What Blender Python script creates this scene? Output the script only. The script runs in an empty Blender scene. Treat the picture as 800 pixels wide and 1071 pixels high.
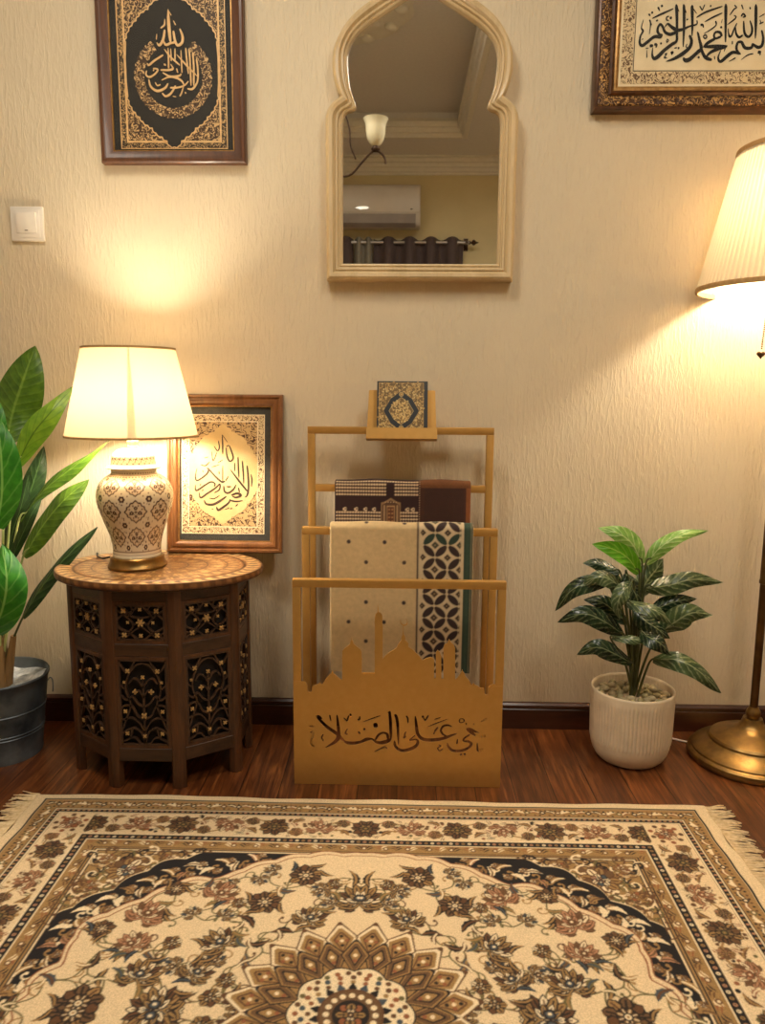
import bpy, bmesh, math, random
import numpy as np
from mathutils import Vector, Matrix
PI = math.pi
rnd = random.Random(7)
SC = bpy.context.scene
COL = SC.collection

# ---------------------------------------------------------------- camera as surveyed from the photograph
FPX = 804.7
TH, PS, RO = [math.radians(a) for a in (8.8915, 1.2997, 0.4146)]
CAM = np.array([0.0, -2.05, 0.9267])
F_ = np.array([-math.sin(PS)*math.cos(TH), math.cos(PS)*math.cos(TH), -math.sin(TH)])
R0 = np.array([math.cos(PS), math.sin(PS), 0.0]); U0 = np.cross(R0, F_)
R_ = math.cos(RO)*R0 + math.sin(RO)*U0
U_ = -math.sin(RO)*R0 + math.cos(RO)*U0
def P(x, y, Y):
    """point at depth plane y = Y that was measured at photo position x, y"""
    d = F_ + (x-400)/FPX*R_ - (y-535.5)/FPX*U_
    return CAM + (Y-CAM[1])/d[1]*d
def PF(x, y, Z=0.0):
    d = F_ + (x-400)/FPX*R_ - (y-535.5)/FPX*U_
    return CAM + (Z-CAM[2])/d[2]*d

# ---------------------------------------------------------------- small helpers
def lin(c):
    c = np.array(c, float)/255.0
    return np.where(c <= 0.04045, c/12.92, ((c+0.055)/1.055)**2.4)
def L4(c):
    a = lin(c); return (float(a[0]), float(a[1]), float(a[2]), 1.0)

def cr(pts, n=6):
    """Catmull-Rom resample of points of any dimension"""
    p = [np.array(q, float) for q in pts]
    if len(p) < 3:
        return [p[0] + (p[-1]-p[0])*i/n for i in range(n+1)] if len(p) == 2 else p
    p = [2*p[0]-p[1]] + p + [2*p[-1]-p[-2]]
    out = []
    for i in range(1, len(p)-2):
        for k in range(n):
            t = k/n
            out.append(0.5*((2*p[i]) + (-p[i-1]+p[i+1])*t + (2*p[i-1]-5*p[i]+4*p[i+1]-p[i+2])*t*t + (-p[i-1]+3*p[i]-3*p[i+1]+p[i+2])*t**3))
    out.append(p[-2])
    return out

def frame_of(o, u, v, n):
    o, u, v, n = [np.array(a, float) for a in (o, u, v, n)]
    return lambda a, b, d=0.0: o + a*u + b*v + d*n
WALLF = lambda Y: frame_of((0, Y, 0), (1, 0, 0), (0, 0, 1), (0, -1, 0))   # u = x, v = z, d towards the room

class MB:
    def __init__(s):
        s.v = []; s.f = []; s.c = None; s.uv = None; s.mi = []; s.cur = 0
    def add(s, vs, fs):
        b = len(s.v)
        s.v += [tuple(float(q) for q in p) for p in vs]
        s.f += [tuple(b+i for i in f) for f in fs]
        s.mi += [s.cur]*len(fs)
        return b
    def box(s, x0, x1, y0, y1, z0, z1, fr=None):
        vs = [(x, y, z) for x in (x0, x1) for y in (y0, y1) for z in (z0, z1)]
        if fr: vs = [fr(*p) for p in vs]
        s.add(vs, [(0, 1, 3, 2), (4, 6, 7, 5), (0, 4, 5, 1), (2, 3, 7, 6), (0, 2, 6, 4), (1, 5, 7, 3)])
    def lathe(s, prof, n=48, c=(0, 0, 0), closed=False, mod=None, sx=1, sy=1, caps=False):
        vs = []
        for j, (r, z) in enumerate(prof):
            for i in range(n):
                a = 2*PI*i/n
                rr = r*(1 + (mod(a, z) if mod else 0))
                vs.append((c[0]+rr*sx*math.cos(a), c[1]+rr*sy*math.sin(a), c[2]+z))
        fs = []
        m = len(prof)
        for j in range(m if closed else m-1):
            k = (j+1) % m
            for i in range(n):
                i2 = (i+1) % n
                fs.append((j*n+i, j*n+i2, k*n+i2, k*n+i))
        if caps:
            fs.append(tuple(range(n-1, -1, -1))); fs.append(tuple((m-1)*n+i for i in range(n)))
        s.add(vs, fs)
    def tube(s, pts, r, n=8, cap=True):
        pts = [Vector([float(q) for q in p]) for p in pts]
        rs = r if isinstance(r, (list, tuple)) else [r]*len(pts)
        vs = []; prev = None
        for i, p in enumerate(pts):
            t = (pts[min(i+1, len(pts)-1)] - pts[max(i-1, 0)]).normalized()
            if prev is None:
                a = t.orthogonal().normalized()
            else:
                a = prev - t*prev.dot(t)
                a = a.normalized() if a.length > 1e-6 else t.orthogonal().normalized()
            prev = a; b = t.cross(a)
            for k in range(n):
                th = 2*PI*k/n
                vs.append(p + (a*math.cos(th)+b*math.sin(th))*rs[i])
        fs = []
        for i in range(len(pts)-1):
            for k in range(n):
                k2 = (k+1) % n
                fs.append((i*n+k, i*n+k2, (i+1)*n+k2, (i+1)*n+k))
        if cap:
            fs.append(tuple(range(n-1, -1, -1))); fs.append(tuple((len(pts)-1)*n+k for k in range(n)))
        s.add(vs, fs)
    def prism(s, poly, fr, d0, d1):
        n = len(poly)
        vs = [fr(a, b, d0) for a, b in poly] + [fr(a, b, d1) for a, b in poly]
        fs = [tuple(range(n-1, -1, -1)), tuple(range(n, 2*n))]
        fs += [(i, (i+1) % n, n+(i+1) % n, n+i) for i in range(n)]
        s.add(vs, fs)
    def stroke(s, pts, fr, d0, d1, n=5, wscale=1.0):
        """brush stroke: list of (u, v, width) swept flat and given thickness d0..d1"""
        q = cr(pts, n)
        L = []; Rr = []
        for i, p in enumerate(q):
            t = (q[min(i+1, len(q)-1)] - q[max(i-1, 0)])[:2]
            l = math.hypot(*t) or 1
            nx, ny = -t[1]/l, t[0]/l
            w = max(p[2], 1e-5)*wscale/2
            if i in (0, len(q)-1):
                w *= 0.6
            L.append((p[0]+nx*w, p[1]+ny*w)); Rr.append((p[0]-nx*w, p[1]-ny*w))
        m = len(q)
        vs = [fr(a, b, d) for d in (d0, d1) for a, b in L+Rr]
        fs = []
        for i in range(m-1):
            fs += [(2*m+i, 2*m+i+1, 3*m+i+1, 3*m+i), (i+1, i, m+i, m+i+1),
                   (i, i+1, 2*m+i+1, 2*m+i), (m+i+1, m+i, 3*m+i, 3*m+i+1)]
        fs += [(m, 0, 2*m, 3*m), (m-1, 2*m-1, 4*m-1, 3*m-1)]
        s.add(vs, fs)
    def disc(s, u, v, r, fr, d0, d1, n=10):
        s.prism([(u+r*math.cos(2*PI*i/n), v+r*math.sin(2*PI*i/n)) for i in range(n)], fr, d0, d1)
    def ball(s, c, r, n=12, sc=(1, 1, 1)):
        prof = [(math.sin(PI*j/(n//2))*r, -math.cos(PI*j/(n//2))*r) for j in range(n//2+1)]
        vs = []; fs = []
        for (rr, z) in prof:
            rr = max(rr, r*0.01)
            for i in range(n):
                a = 2*PI*i/n
                vs.append((c[0]+rr*math.cos(a)*sc[0], c[1]+rr*math.sin(a)*sc[1], c[2]+z*sc[2]))
        for j in range(len(prof)-1):
            for i in range(n):
                i2 = (i+1) % n
                fs.append((j*n+i, j*n+i2, (j+1)*n+i2, (j+1)*n+i))
        fs.append(tuple(range(n-1, -1, -1))); fs.append(tuple((len(prof)-1)*n+i for i in range(n)))
        s.add(vs, fs)
    def loft(s, loops, closed=True, endcaps=False):
        n = len(loops[0])
        vs = [p for l in loops for p in l]
        fs = []
        for j in range(len(loops)-1):
            for i in range(n if closed else n-1):
                i2 = (i+1) % n
                fs.append((j*n+i, j*n+i2, (j+1)*n+i2, (j+1)*n+i))
        if endcaps:
            fs.append(tuple(range(n-1, -1, -1))); fs.append(tuple((len(loops)-1)*n+i for i in range(n)))
        s.add(vs, fs)
    def grid(s, fn, nu, nv, uv=False):
        vs = [fn(i/nu, j/nv) for j in range(nv+1) for i in range(nu+1)]
        w = nu+1
        s.add(vs, [(j*w+i, j*w+i+1, (j+1)*w+i+1, (j+1)*w+i) for j in range(nv) for i in range(nu)])
    def build(s, name, mat, parent=None, smooth=35, bevel=0, bseg=2, fix=True):
        me = bpy.data.meshes.new(name)
        me.from_pydata(s.v, [], s.f)
        mats = mat if isinstance(mat, (list, tuple)) else [mat]
        for m in mats: me.materials.append(m)
        if len(mats) > 1:
            me.polygons.foreach_set('material_index', s.mi)
        if s.c is not None:
            a = me.attributes.new('Col', 'FLOAT_COLOR', 'POINT')
            cc = np.ones((len(s.v), 4), np.float32); cc[:, :3] = s.c
            a.data.foreach_set('color', cc.ravel())
        if s.uv is not None:
            ul = me.uv_layers.new(name='UVMap')
            idx = np.zeros(len(me.loops), np.int32); me.loops.foreach_get('vertex_index', idx)
            ul.data.foreach_set('uv', np.array(s.uv, np.float32)[idx].ravel())
        if fix or bevel:
            bm = bmesh.new(); bm.from_mesh(me)
            if fix: bmesh.ops.recalc_face_normals(bm, faces=bm.faces)
            if bevel:
                es = [e for e in bm.edges if len(e.link_faces) == 2 and e.calc_face_angle(0) > 0.6]
                bmesh.ops.bevel(bm, geom=es, offset=bevel, segments=bseg, affect='EDGES', profile=0.5, clamp_overlap=True)
            bm.to_mesh(me); bm.free()
        if smooth:
            me.shade_smooth()
            me.set_sharp_from_angle(angle=math.radians(smooth))
        me.update()
        o = bpy.data.objects.new(name, me); COL.objects.link(o)
        if parent is not None: adopt(o, parent)
        return o

def adopt(o, parent):
    """make o a child of parent without moving it (things are unrotated Empties; parts sit at the world origin)"""
    o.parent = parent
    o.matrix_parent_inverse = Matrix.Translation(-parent.location) if parent.type == 'EMPTY' else Matrix.Identity(4)
def tag(o, label, cat, group=None, kind=None):
    o['label'] = label; o['category'] = cat
    if group: o['group'] = group
    if kind: o['kind'] = kind
    return o
def thing(name, loc, label, cat, group=None):
    e = bpy.data.objects.new(name, None); COL.objects.link(e)
    e.location = loc; e.empty_display_size = 0.05
    return tag(e, label, cat, group)
def struct(name, mb, mat, **k):
    o = mb.build(name, mat, **k); o['kind'] = 'structure'; return o
def part_label(o, t): o['label'] = t; return o

# ---------------------------------------------------------------- materials
class NT:
    def __init__(s, name):
        s.m = bpy.data.materials.new(name); s.m.use_nodes = True
        s.t = s.m.node_tree; s.t.nodes.clear()
        s.out = s.n('ShaderNodeOutputMaterial')
    def n(s, typ, **kw):
        nd = s.t.nodes.new(typ)
        for k, v in kw.items():
            if k.startswith('i_'):
                nd.inputs[k[2:].replace('_', ' ')].default_value = v
            else: setattr(nd, k, v)
        return nd
    def l(s, a, b): s.t.links.new(a, b)
    def coords(s, scale=(1, 1, 1), kind='Object', rot=(0, 0, 0)):
        tc = s.n('ShaderNodeTexCoord'); mp = s.n('ShaderNodeMapping')
        mp.inputs['Scale'].default_value = scale; mp.inputs['Rotation'].default_value = rot
        s.l(tc.outputs[kind], mp.inputs['Vector']); return mp.outputs['Vector']
    def noise(s, vec, scale, detail=4, rough=0.5, dist=0):
        nd = s.n('ShaderNodeTexNoise')
        nd.inputs['Scale'].default_value = scale; nd.inputs['Detail'].default_value = detail
        nd.inputs['Roughness'].default_value = rough; nd.inputs['Distortion'].default_value = dist
        s.l(vec, nd.inputs['Vector']); return nd.outputs['Fac']
    def ramp(s, fac, stops):
        r = s.n('ShaderNodeValToRGB'); e = r.color_ramp.elements
        while len(e) < len(stops): e.new(0.5)
        for el, (p, c) in zip(e, stops):
            el.position = p; el.color = L4(c) if max(c) > 1 or len(c) == 3 else c
        s.l(fac, r.inputs['Fac']); return r.outputs['Color']
    def math(s, op, a, b=None, c=None):
        m = s.n('ShaderNodeMath', operation=op)
        for i, q in enumerate((a, b, c)):
            if q is None: continue
            if isinstance(q, (int, float)): m.inputs[i].default_value = q
            else: s.l(q, m.inputs[i])
        return m.outputs[0]
    def mix(s, fac, a, b, mode='MIX'):
        m = s.n('ShaderNodeMix', data_type='RGBA', blend_type=mode)
        for sock, q in ((m.inputs[0], fac), (m.inputs[6], a), (m.inputs[7], b)):
            if isinstance(q, (int, float)): sock.default_value = q
            elif isinstance(q, tuple): sock.default_value = L4(q)
            else: s.l(q, sock)
        return m.outputs[2]
    def bump(s, h, strength=0.3, dist=0.002, normal=None):
        b = s.n('ShaderNodeBump'); b.inputs['Strength'].default_value = strength; b.inputs['Distance'].default_value = dist
        s.l(h, b.inputs['Height'])
        if normal is not None: s.l(normal, b.inputs['Normal'])
        return b.outputs['Normal']
    def bsdf(s, color, rough=0.5, metal=0.0, normal=None, coat=0, spec=None, trans=0):
        b = s.n('ShaderNodeBsdfPrincipled')
        if isinstance(color, tuple): b.inputs['Base Color'].default_value = L4(color)
        else: s.l(color, b.inputs['Base Color'])
        if isinstance(rough, (int, float)): b.inputs['Roughness'].default_value = rough
        else: s.l(rough, b.inputs['Roughness'])
        b.inputs['Metallic'].default_value = metal
        if coat: b.inputs['Coat Weight'].default_value = coat; b.inputs['Coat Roughness'].default_value = 0.15
        if spec is not None: b.inputs['Specular IOR Level'].default_value = spec
        if trans: b.inputs['Transmission Weight'].default_value = trans
        if normal is not None: s.l(normal, b.inputs['Normal'])
        return b
    def done(s, b): s.l(b.outputs[0], s.out.inputs['Surface']); return s.m

def simple(name, c1, c2, scale=30, stretch=(1, 1, 1), rough=0.5, metal=0.0, bump=0.15, bdist=0.001, bscale=None, coat=0, lo=0.35, hi=0.65, spec=None, detail=5):
    t = NT(name); v = t.coords(stretch)
    f = t.noise(v, scale, detail)
    col = t.ramp(f, [(lo, c1), (hi, c2)])
    nm = None
    if bump: nm = t.bump(t.noise(v, bscale or scale*3, 3), bump, bdist)
    return t.done(t.bsdf(col, rough, metal, nm, coat, spec))
def wood(name, c1, c2, axis=2, scale=14, rough=0.4, bump=0.15, coat=0.1, lo=0.3, hi=0.7):
    st = [9, 9, 9]; st[axis] = 0.9
    t = NT(name); v = t.coords(tuple(st))
    f = t.noise(v, scale/4, 6, 0.6, 0.6)
    f2 = t.noise(v, scale*2, 3)
    ff = t.math('ADD', t.math('MULTIPLY', f, 0.75), t.math('MULTIPLY', f2, 0.25))
    col = t.ramp(ff, [(lo, c1), (hi, c2)])
    return t.done(t.bsdf(col, rough, 0, t.bump(ff, bump, 0.001), coat))
def attr(name, rough=0.6, bump=0.0, bscale=300, bdist=0.001, coat=0, noise=0.0, nscale=60, sheen=0):
    t = NT(name)
    a = t.n('ShaderNodeAttribute', attribute_name='Col')
    col = a.outputs['Color']; v = t.coords()
    if noise:
        f = t.noise(v, nscale, 4)
        g = t.ramp(f, [(0.3, (255*(1-noise),)*3), (0.7, (255, 255, 255))])
        col = t.mix(1.0, col, g, 'MULTIPLY')
    nm = t.bump(t.noise(v, bscale, 3), bump, bdist) if bump else None
    b = t.bsdf(col, rough, 0, nm, coat)
    if sheen: b.inputs['Sheen Weight'].default_value = sheen
    return t.done(b)
def arabesque(name, ground, line, scale=90, rough=0.45, metal=0.0, bands=5.0, bump=0.25, third=None):
    """scrolling vine ornament: contour lines of a smooth noise field"""
    t = NT(name); v = t.coords()
    f = t.noise(v, scale, 1.0, 0.4, 0.7)
    w = t.math('SINE', t.math('MULTIPLY', f, bands*2*PI))
    m = t.ramp(w, [(0.42, (0, 0, 0)), (0.6, (255, 255, 255))])
    col = t.mix(m, ground, line)
    if third:
        g = t.noise(v, scale*1.3, 2)
        col = t.mix(t.ramp(g, [(0.58, (0, 0, 0)), (0.64, (255, 255, 255))]), col, third)
    return t.done(t.bsdf(col, rough, metal, t.bump(w, bump, 0.0008)))

def mat_wall(name, c1, c2, bump=0.5):
    t = NT(name); v = t.coords((1, 1, 0.06)); v2 = t.coords((1, 1, 0.22)); v3 = t.coords()
    comb = t.noise(v, 165, 4, 0.6, 0.3)          # long vertical trowel drags
    comb2 = t.noise(v2, 130, 3, 0.5, 0.6)           # broken ridges
    big = t.noise(v3, 2.2, 3)
    h = t.math('ADD', t.math('MULTIPLY', comb, 0.55), t.math('MULTIPLY', t.ramp(comb2, [(0.45, (0, 0, 0)), (0.72, (255, 255, 255))]), 0.45))
    col = t.ramp(big, [(0.3, c1), (0.7, c2)])
    return t.done(t.bsdf(col, 0.62, 0, t.bump(h, bump, 0.003), spec=0.35))
def mat_floor():
    t = NT('floor_planks')
    v = t.coords(rot=(0, 0, PI/2))
    br = t.n('ShaderNodeTexBrick'); t.l(v, br.inputs['Vector'])
    br.offset = 0.37; br.inputs['Scale'].default_value = 1.0
    br.inputs['Brick Width'].default_value = 0.9; br.inputs['Row Height'].default_value = 0.092
    br.inputs['Mortar Size'].default_value = 0.0011; br.inputs['Mortar Smooth'].default_value = 0.2
    br.inputs['Color1'].default_value = (0.2, 0.2, 0.2, 1); br.inputs['Color2'].default_value = (0.9, 0.9, 0.9, 1); br.inputs['Mortar'].default_value = (0, 0, 0, 1)
    tone = br.outputs['Color']
    g = t.noise(t.coords((26, 1.7, 1)), 3.0, 7, 0.62, 0.8)
    g2 = t.noise(t.coords((140, 4, 1)), 2.0, 3)
    gg = t.math('ADD', t.math('MULTIPLY', g, 0.8), t.math('MULTIPLY', g2, 0.2))
    col = t.ramp(gg, [(0.3, (44, 20, 8)), (0.5, (98, 52, 23)), (0.72, (158, 96, 48))])
    tn = t.n('ShaderNodeSeparateColor'); t.l(tone, tn.inputs[0])
    col = t.mix(t.math('MULTIPLY_ADD', tn.outputs[0], -0.5, 0.5), col, (36, 17, 8))
    col = t.mix(br.outputs['Fac'], col, (16, 8, 5))
    rg = t.math('MULTIPLY_ADD', gg, 0.25, 0.2)
    h = t.math('SUBTRACT', t.math('MULTIPLY', gg, 0.3), br.outputs['Fac'])
    return t.done(t.bsdf(col, rg, 0, t.bump(h, 0.25, 0.0012), coat=0.15))

def mat_shade(name, col, trans_col, tfac=0.55, pleats=None):
    t = NT(name); v = t.coords((1, 1, 1))
    weave = t.noise(v, 420, 2)
    c = t.mix(t.math('MULTIPLY', weave, 0.12), col, tuple(int(q*0.85) for q in col))
    d = t.n('ShaderNodeBsdfDiffuse'); t.l(c, d.inputs['Color'])
    tr = t.n('ShaderNodeBsdfTranslucent'); tr.inputs['Color'].default_value = L4(trans_col)
    mx = t.n('ShaderNodeMixShader'); mx.inputs[0].default_value = tfac
    if pleats:          # each pleat folds the cloth double along a narrow strip
        px, py, n = pleats
        sp = t.n('ShaderNodeSeparateXYZ'); t.l(v, sp.inputs[0])
        ang = t.math('ARCTAN2', t.math('SUBTRACT', sp.outputs[1], py), t.math('SUBTRACT', sp.outputs[0], px))
        fr = t.math('FRACT', t.math('MULTIPLY', ang, n/(2*PI)))
        dbl = t.math('LESS_THAN', fr, 0.34)
        t.l(t.mix(dbl, trans_col, tuple(int(q*0.80) for q in trans_col)), tr.inputs['Color'])
    t.l(d.outputs[0], mx.inputs[1]); t.l(tr.outputs[0], mx.inputs[2])
    return t.done(mx)
def mat_leaf(name, c1, c2, vein, rough=0.38, veins=9, vfac=0.5, patch=0.0):
    t = NT(name)
    uv = t.n('ShaderNodeUVMap'); sp = t.n('ShaderNodeSeparateXYZ'); t.l(uv.outputs[0], sp.inputs[0])
    u = t.math('SUBTRACT', t.math('MULTIPLY', sp.outputs[0], 2.0), 1.0)
    au = t.math('ABSOLUTE', u)
    n1 = t.noise(t.coords(), 45, 4)
    n2 = t.noise(t.coords(), 130, 3)
    col = t.ramp(n1, [(0.35, c1), (0.65, c2)])
    ph = t.math('ADD', t.math('SUBTRACT', t.math('MULTIPLY', sp.outputs[1], float(veins)), t.math('MULTIPLY', au, 1.7)), t.math('MULTIPLY', n1, 0.35))
    w = t.math('SINE', t.math('MULTIPLY', ph, 2*PI))
    vm = t.ramp(w, [(0.78, (0, 0, 0)), (0.98, (255, 255, 255))])
    vm2 = t.math('MULTIPLY', vm, vfac)
    if patch:
        pm = t.ramp(t.math('ADD', t.math('MULTIPLY', w, 0.22), n2), [(0.58, (0, 0, 0)), (0.72, (255, 255, 255))])
        vm2 = t.math('MAXIMUM', vm2, t.math('MULTIPLY', pm, patch))
    col = t.mix(vm2, col, vein)
    mid = t.ramp(au, [(0.03, (255, 255, 255)), (0.075, (0, 0, 0))])
    col = t.mix(t.math('MULTIPLY', mid, 0.8), col, vein)
    nm = t.bump(t.math('MAXIMUM', w, -0.2), 0.35, 0.0015)
    b = t.bsdf(col, rough, 0, nm)
    tr = t.n('ShaderNodeBsdfTranslucent'); t.l(col, tr.inputs['Color'])
    mx = t.n('ShaderNodeMixShader'); mx.inputs[0].default_value = 0.18
    t.l(b.outputs[0], mx.inputs[1]); t.l(tr.outputs[0], mx.inputs[2])
    return t.done(mx)
def mat_pane(name, ior=1.5):
    t = NT(name)
    fr = t.n('ShaderNodeFresnel'); fr.inputs['IOR'].default_value = ior
    tr = t.n('ShaderNodeBsdfTransparent'); tr.inputs['Color'].default_value = (0.97, 0.97, 0.95, 1)
    gl = t.n('ShaderNodeBsdfGlossy'); gl.inputs['Roughness'].default_value = 0.012
    geo = t.n('ShaderNodeNewGeometry')
    fac = t.math('MULTIPLY', fr.outputs[0], t.math('SUBTRACT', 1.0, geo.outputs['Backfacing']))
    mx = t.n('ShaderNodeMixShader'); t.l(fac, mx.inputs[0]); t.l(tr.outputs[0], mx.inputs[1]); t.l(gl.outputs[0], mx.inputs[2])
    return t.done(mx)

M = {}
M['wall'] = mat_wall('stucco_wall', (206, 191, 162), (214, 199, 170), 0.8)
M['wall_far'] = simple('painted_far_wall', (216, 202, 158), (222, 208, 164), 8, bump=0.05, rough=0.7)
M['ceil'] = simple('ceiling_paint', (226, 224, 222), (232, 230, 228), 60, bump=0.1, rough=0.8)
M['cornice'] = simple('plaster_cornice', (232, 228, 216), (238, 234, 222), 40, bump=0.03, rough=0.7)
M['floor'] = mat_floor()
M['skirt'] = wood('skirting_wood', (44, 21, 11), (76, 38, 20), axis=0, rough=0.35)
M['gold'] = simple('gold_painted_steel', (196, 150, 80), (200, 154, 84), 60, rough=0.42, metal=0.62, bump=0.03, bscale=900, bdist=0.0004)
M['brass'] = simple('aged_brass', (126, 98, 56), (152, 118, 66), 40, rough=0.36, metal=0.9, bump=0.05, bdist=0.0005)
M['brass_dark'] = simple('dark_bronze', (84, 60, 34), (106, 78, 44), 30, rough=0.38, metal=0.85, bump=0.05, bdist=0.0005)
M['tablewood'] = wood('carved_table_wood', (42, 23, 11), (100, 60, 30), axis=2, rough=0.42, bump=0.3)
M['tablerail'] = wood('table_rail_wood', (38, 23, 12), (80, 50, 27), axis=0, rough=0.42, bump=0.3)
M['fret'] = simple('fretwork_wood', (48, 31, 20), (80, 54, 34), 60, rough=0.5, bump=0.2)
M['inlay'] = simple('pale_inlay', (160, 124, 76), (200, 162, 104), 80, rough=0.4, bump=0.1)
M['void'] = simple('void_shade', (20, 13, 9), (28, 18, 12), 20, rough=0.8, bump=0.1)  # near-black colour painting the shade inside the openwork
M['attr'] = attr('glazed_painted', 0.18, coat=0.5)
M['attr_wood'] = attr('carved_painted_wood', 0.38, bump=0.35, bscale=260, bdist=0.0012, noise=0.25, coat=0.15)
M['attr_rug'] = attr('woven_pile', 0.95, bump=0.3, bscale=700, bdist=0.002, noise=0.14, nscale=420)
M['attr_mat'] = attr('velour_pile', 0.9, bump=0.35, bscale=700, bdist=0.0015, noise=0.07, nscale=90, sheen=0.1)
M['attr_print'] = attr('printed_cover', 0.4, bump=0.15, bscale=500, bdist=0.0006)
M['fringe'] = simple('fringe_cotton', (204, 178, 134), (226, 204, 164), 120, rough=0.9, bump=0.3)
M['white'] = simple('switch_plastic', (226, 218, 204), (232, 225, 212), 20, rough=0.3, bump=0.0)
M['white_line'] = simple('white_cable', (220, 214, 202), (228, 222, 210), 20, rough=0.4, bump=0.0)
M['black_cord'] = simple('black_cord_rubber', (22, 18, 15), (30, 26, 22), 20, rough=0.5, bump=0.0)
M['mirror'] = NT('silvered_glass'); 
_t = M['mirror']; M['mirror'] = _t.done(_t.bsdf(_t.ramp(_t.noise(_t.coords(), 3, 2), [(0, (232, 232, 228)), (1, (236, 236, 232))]), 0.015, 1.0))
M['mframe'] = wood('limed_wood', (184, 158, 114), (214, 190, 146), axis=2, scale=10, rough=0.45, bump=0.2, coat=0.1)
M['frame_dark'] = wood('walnut_frame', (64, 36, 19), (108, 66, 37), axis=2, rough=0.5)
M['frame_mid'] = wood('teak_frame', (84, 50, 26), (142, 94, 54), axis=2, rough=0.3, coat=0.3)
M['frame_orn'] = arabesque('ornate_gilt_band', (70, 42, 20), (186, 142, 82), 85, 0.35, 0.3, bands=4, bump=0.5)
M['gilt'] = simple('gilt_lip', (150, 108, 56), (184, 140, 80), 90, rough=0.35, metal=0.5, bump=0.2)
M['bronze_wood'] = simple('bronze_moulding', (66, 38, 18), (92, 56, 28), 60, stretch=(1, 1, 1), rough=0.28, metal=0.2, bump=0.1)
M['board_dark'] = simple('charcoal_board', (38, 34, 32), (46, 42, 38), 90, rough=0.7, bump=0.15)
M['board_grey'] = simple('slate_mount', (58, 56, 54), (68, 66, 62), 90, rough=0.7, bump=0.15)
M['parch'] = simple('parchment', (238, 218, 182), (248, 232, 202), 14, rough=0.75, bump=0.08)
M['parch_hot'] = simple('warm_parchment', (216, 182, 126), (230, 202, 150), 14, rough=0.75, bump=0.08)
M['arab_gold'] = arabesque('gold_scrollwork', (72, 48, 30), (216, 176, 122), 105, 0.5, 0.0, bands=4)
M['arab_fine'] = arabesque('fine_gold_border', (64, 48, 32), (206, 166, 112), 120, 0.5, 0.0, bands=4)
M['arab_pale'] = arabesque('brown_scroll_on_cream', (206, 172, 124), (84, 56, 38), 85, 0.6, 0.0, bands=4)
M['arab_cream'] = arabesque('tan_scroll_border', (228, 204, 164), (112, 80, 54), 100, 0.6, 0.0, bands=4)
M['goldline'] = simple('gold_line', (222, 178, 122), (238, 198, 144), 80, rough=0.45, metal=0.1, bump=0.1)
M['ink'] = simple('black_ink', (12, 8, 6), (18, 12, 9), 80, rough=0.6, bump=0.0)
M['ink_brown'] = simple('brown_ink', (62, 42, 30), (78, 54, 38), 80, rough=0.6, bump=0.0)
M['pane'] = mat_pane('picture_glass', 1.35)
M['pane_dull'] = mat_pane('coated_picture_glass', 1.22)
M['shade_t'] = mat_shade('linen_shade', (240, 222, 186), (118, 104, 80), 0.45)
M['shade_f'] = mat_shade('pleated_silk', (238, 220, 186), (128, 114, 90), 0.40, (0.906, -0.17, 92))
M['seam'] = mat_shade('linen_seam', (240, 226, 196), (255, 252, 244), 0.96)
M['shade_trim'] = simple('shade_binding', (172, 134, 82), (188, 150, 96), 120, rough=0.8, bump=0.2)
M['cream_plastic'] = simple('cream_finial', (226, 206, 140), (236, 216, 152), 20, rough=0.35, bump=0.0)
M['pot'] = simple('cream_ceramic', (206, 188, 160), (216, 198, 170), 30, rough=0.55, bump=0.08)
M['zinc'] = simple('weathered_zinc', (54, 62, 68), (128, 136, 140), 14, rough=0.45, metal=0.55, bump=0.15, lo=0.3, hi=0.75)
M['grit'] = simple('pale_grit', (150, 156, 160), (214, 218, 220), 50, rough=0.85, bump=0.9, bdist=0.006, bscale=60)
M['pebble'] = simple('olive_pebble', (112, 104, 70), (164, 152, 110), 60, rough=0.6, bump=0.2)
M['pebble_b'] = simple('tan_pebble', (130, 116, 84), (176, 160, 124), 60, rough=0.6, bump=0.2)
M['leaf_mid'] = mat_leaf('banana_leaf_green', (58, 92, 24), (84, 120, 32), (116, 150, 60), veins=12, vfac=0.25)
M['leaf_bright'] = mat_leaf('banana_leaf_bright', (100, 146, 36), (128, 168, 48), (60, 96, 24), veins=6, vfac=0.3)
M['leaf_fresh'] = mat_leaf('banana_leaf_fresh', (40, 112, 26), (60, 138, 36), (140, 190, 100), veins=6, vfac=0.25)
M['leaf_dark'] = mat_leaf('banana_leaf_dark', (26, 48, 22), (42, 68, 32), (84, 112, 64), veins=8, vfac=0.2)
M['ev_dark'] = mat_leaf('evergreen_dark', (18, 36, 22), (36, 58, 33), (126, 138, 98), veins=7, vfac=0.14, patch=0.36, rough=0.25)
M['ev_mid'] = mat_leaf('evergreen_variegated', (44, 64, 36), (70, 88, 50), (150, 158, 116), veins=7, vfac=0.18, patch=0.45, rough=0.28)
M['ev_light'] = mat_leaf('evergreen_light', (104, 150, 60), (136, 178, 84), (196, 214, 150), veins=7, vfac=0.4, patch=0.45, rough=0.32)
M['ev_bright'] = mat_leaf('evergreen_bright', (78, 150, 20), (100, 172, 30), (168, 206, 90), veins=6, vfac=0.3, patch=0.2, rough=0.32)
M['stem'] = simple('green_stem', (52, 62, 30), (84, 92, 48), 40, stretch=(1, 1, 0.2), rough=0.5)
M['stem_pale'] = simple('pale_stem', (150, 166, 96), (186, 196, 130), 40, stretch=(1, 1, 0.2), rough=0.5)
M['trunk'] = simple('tan_sheath', (112, 82, 46), (150, 116, 70), 30, stretch=(1, 1, 0.15), rough=0.7, bump=0.5)
M['page'] = simple('page_block', (206, 186, 144), (220, 202, 160), 200, stretch=(1, 1, 6), rough=0.8)
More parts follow.
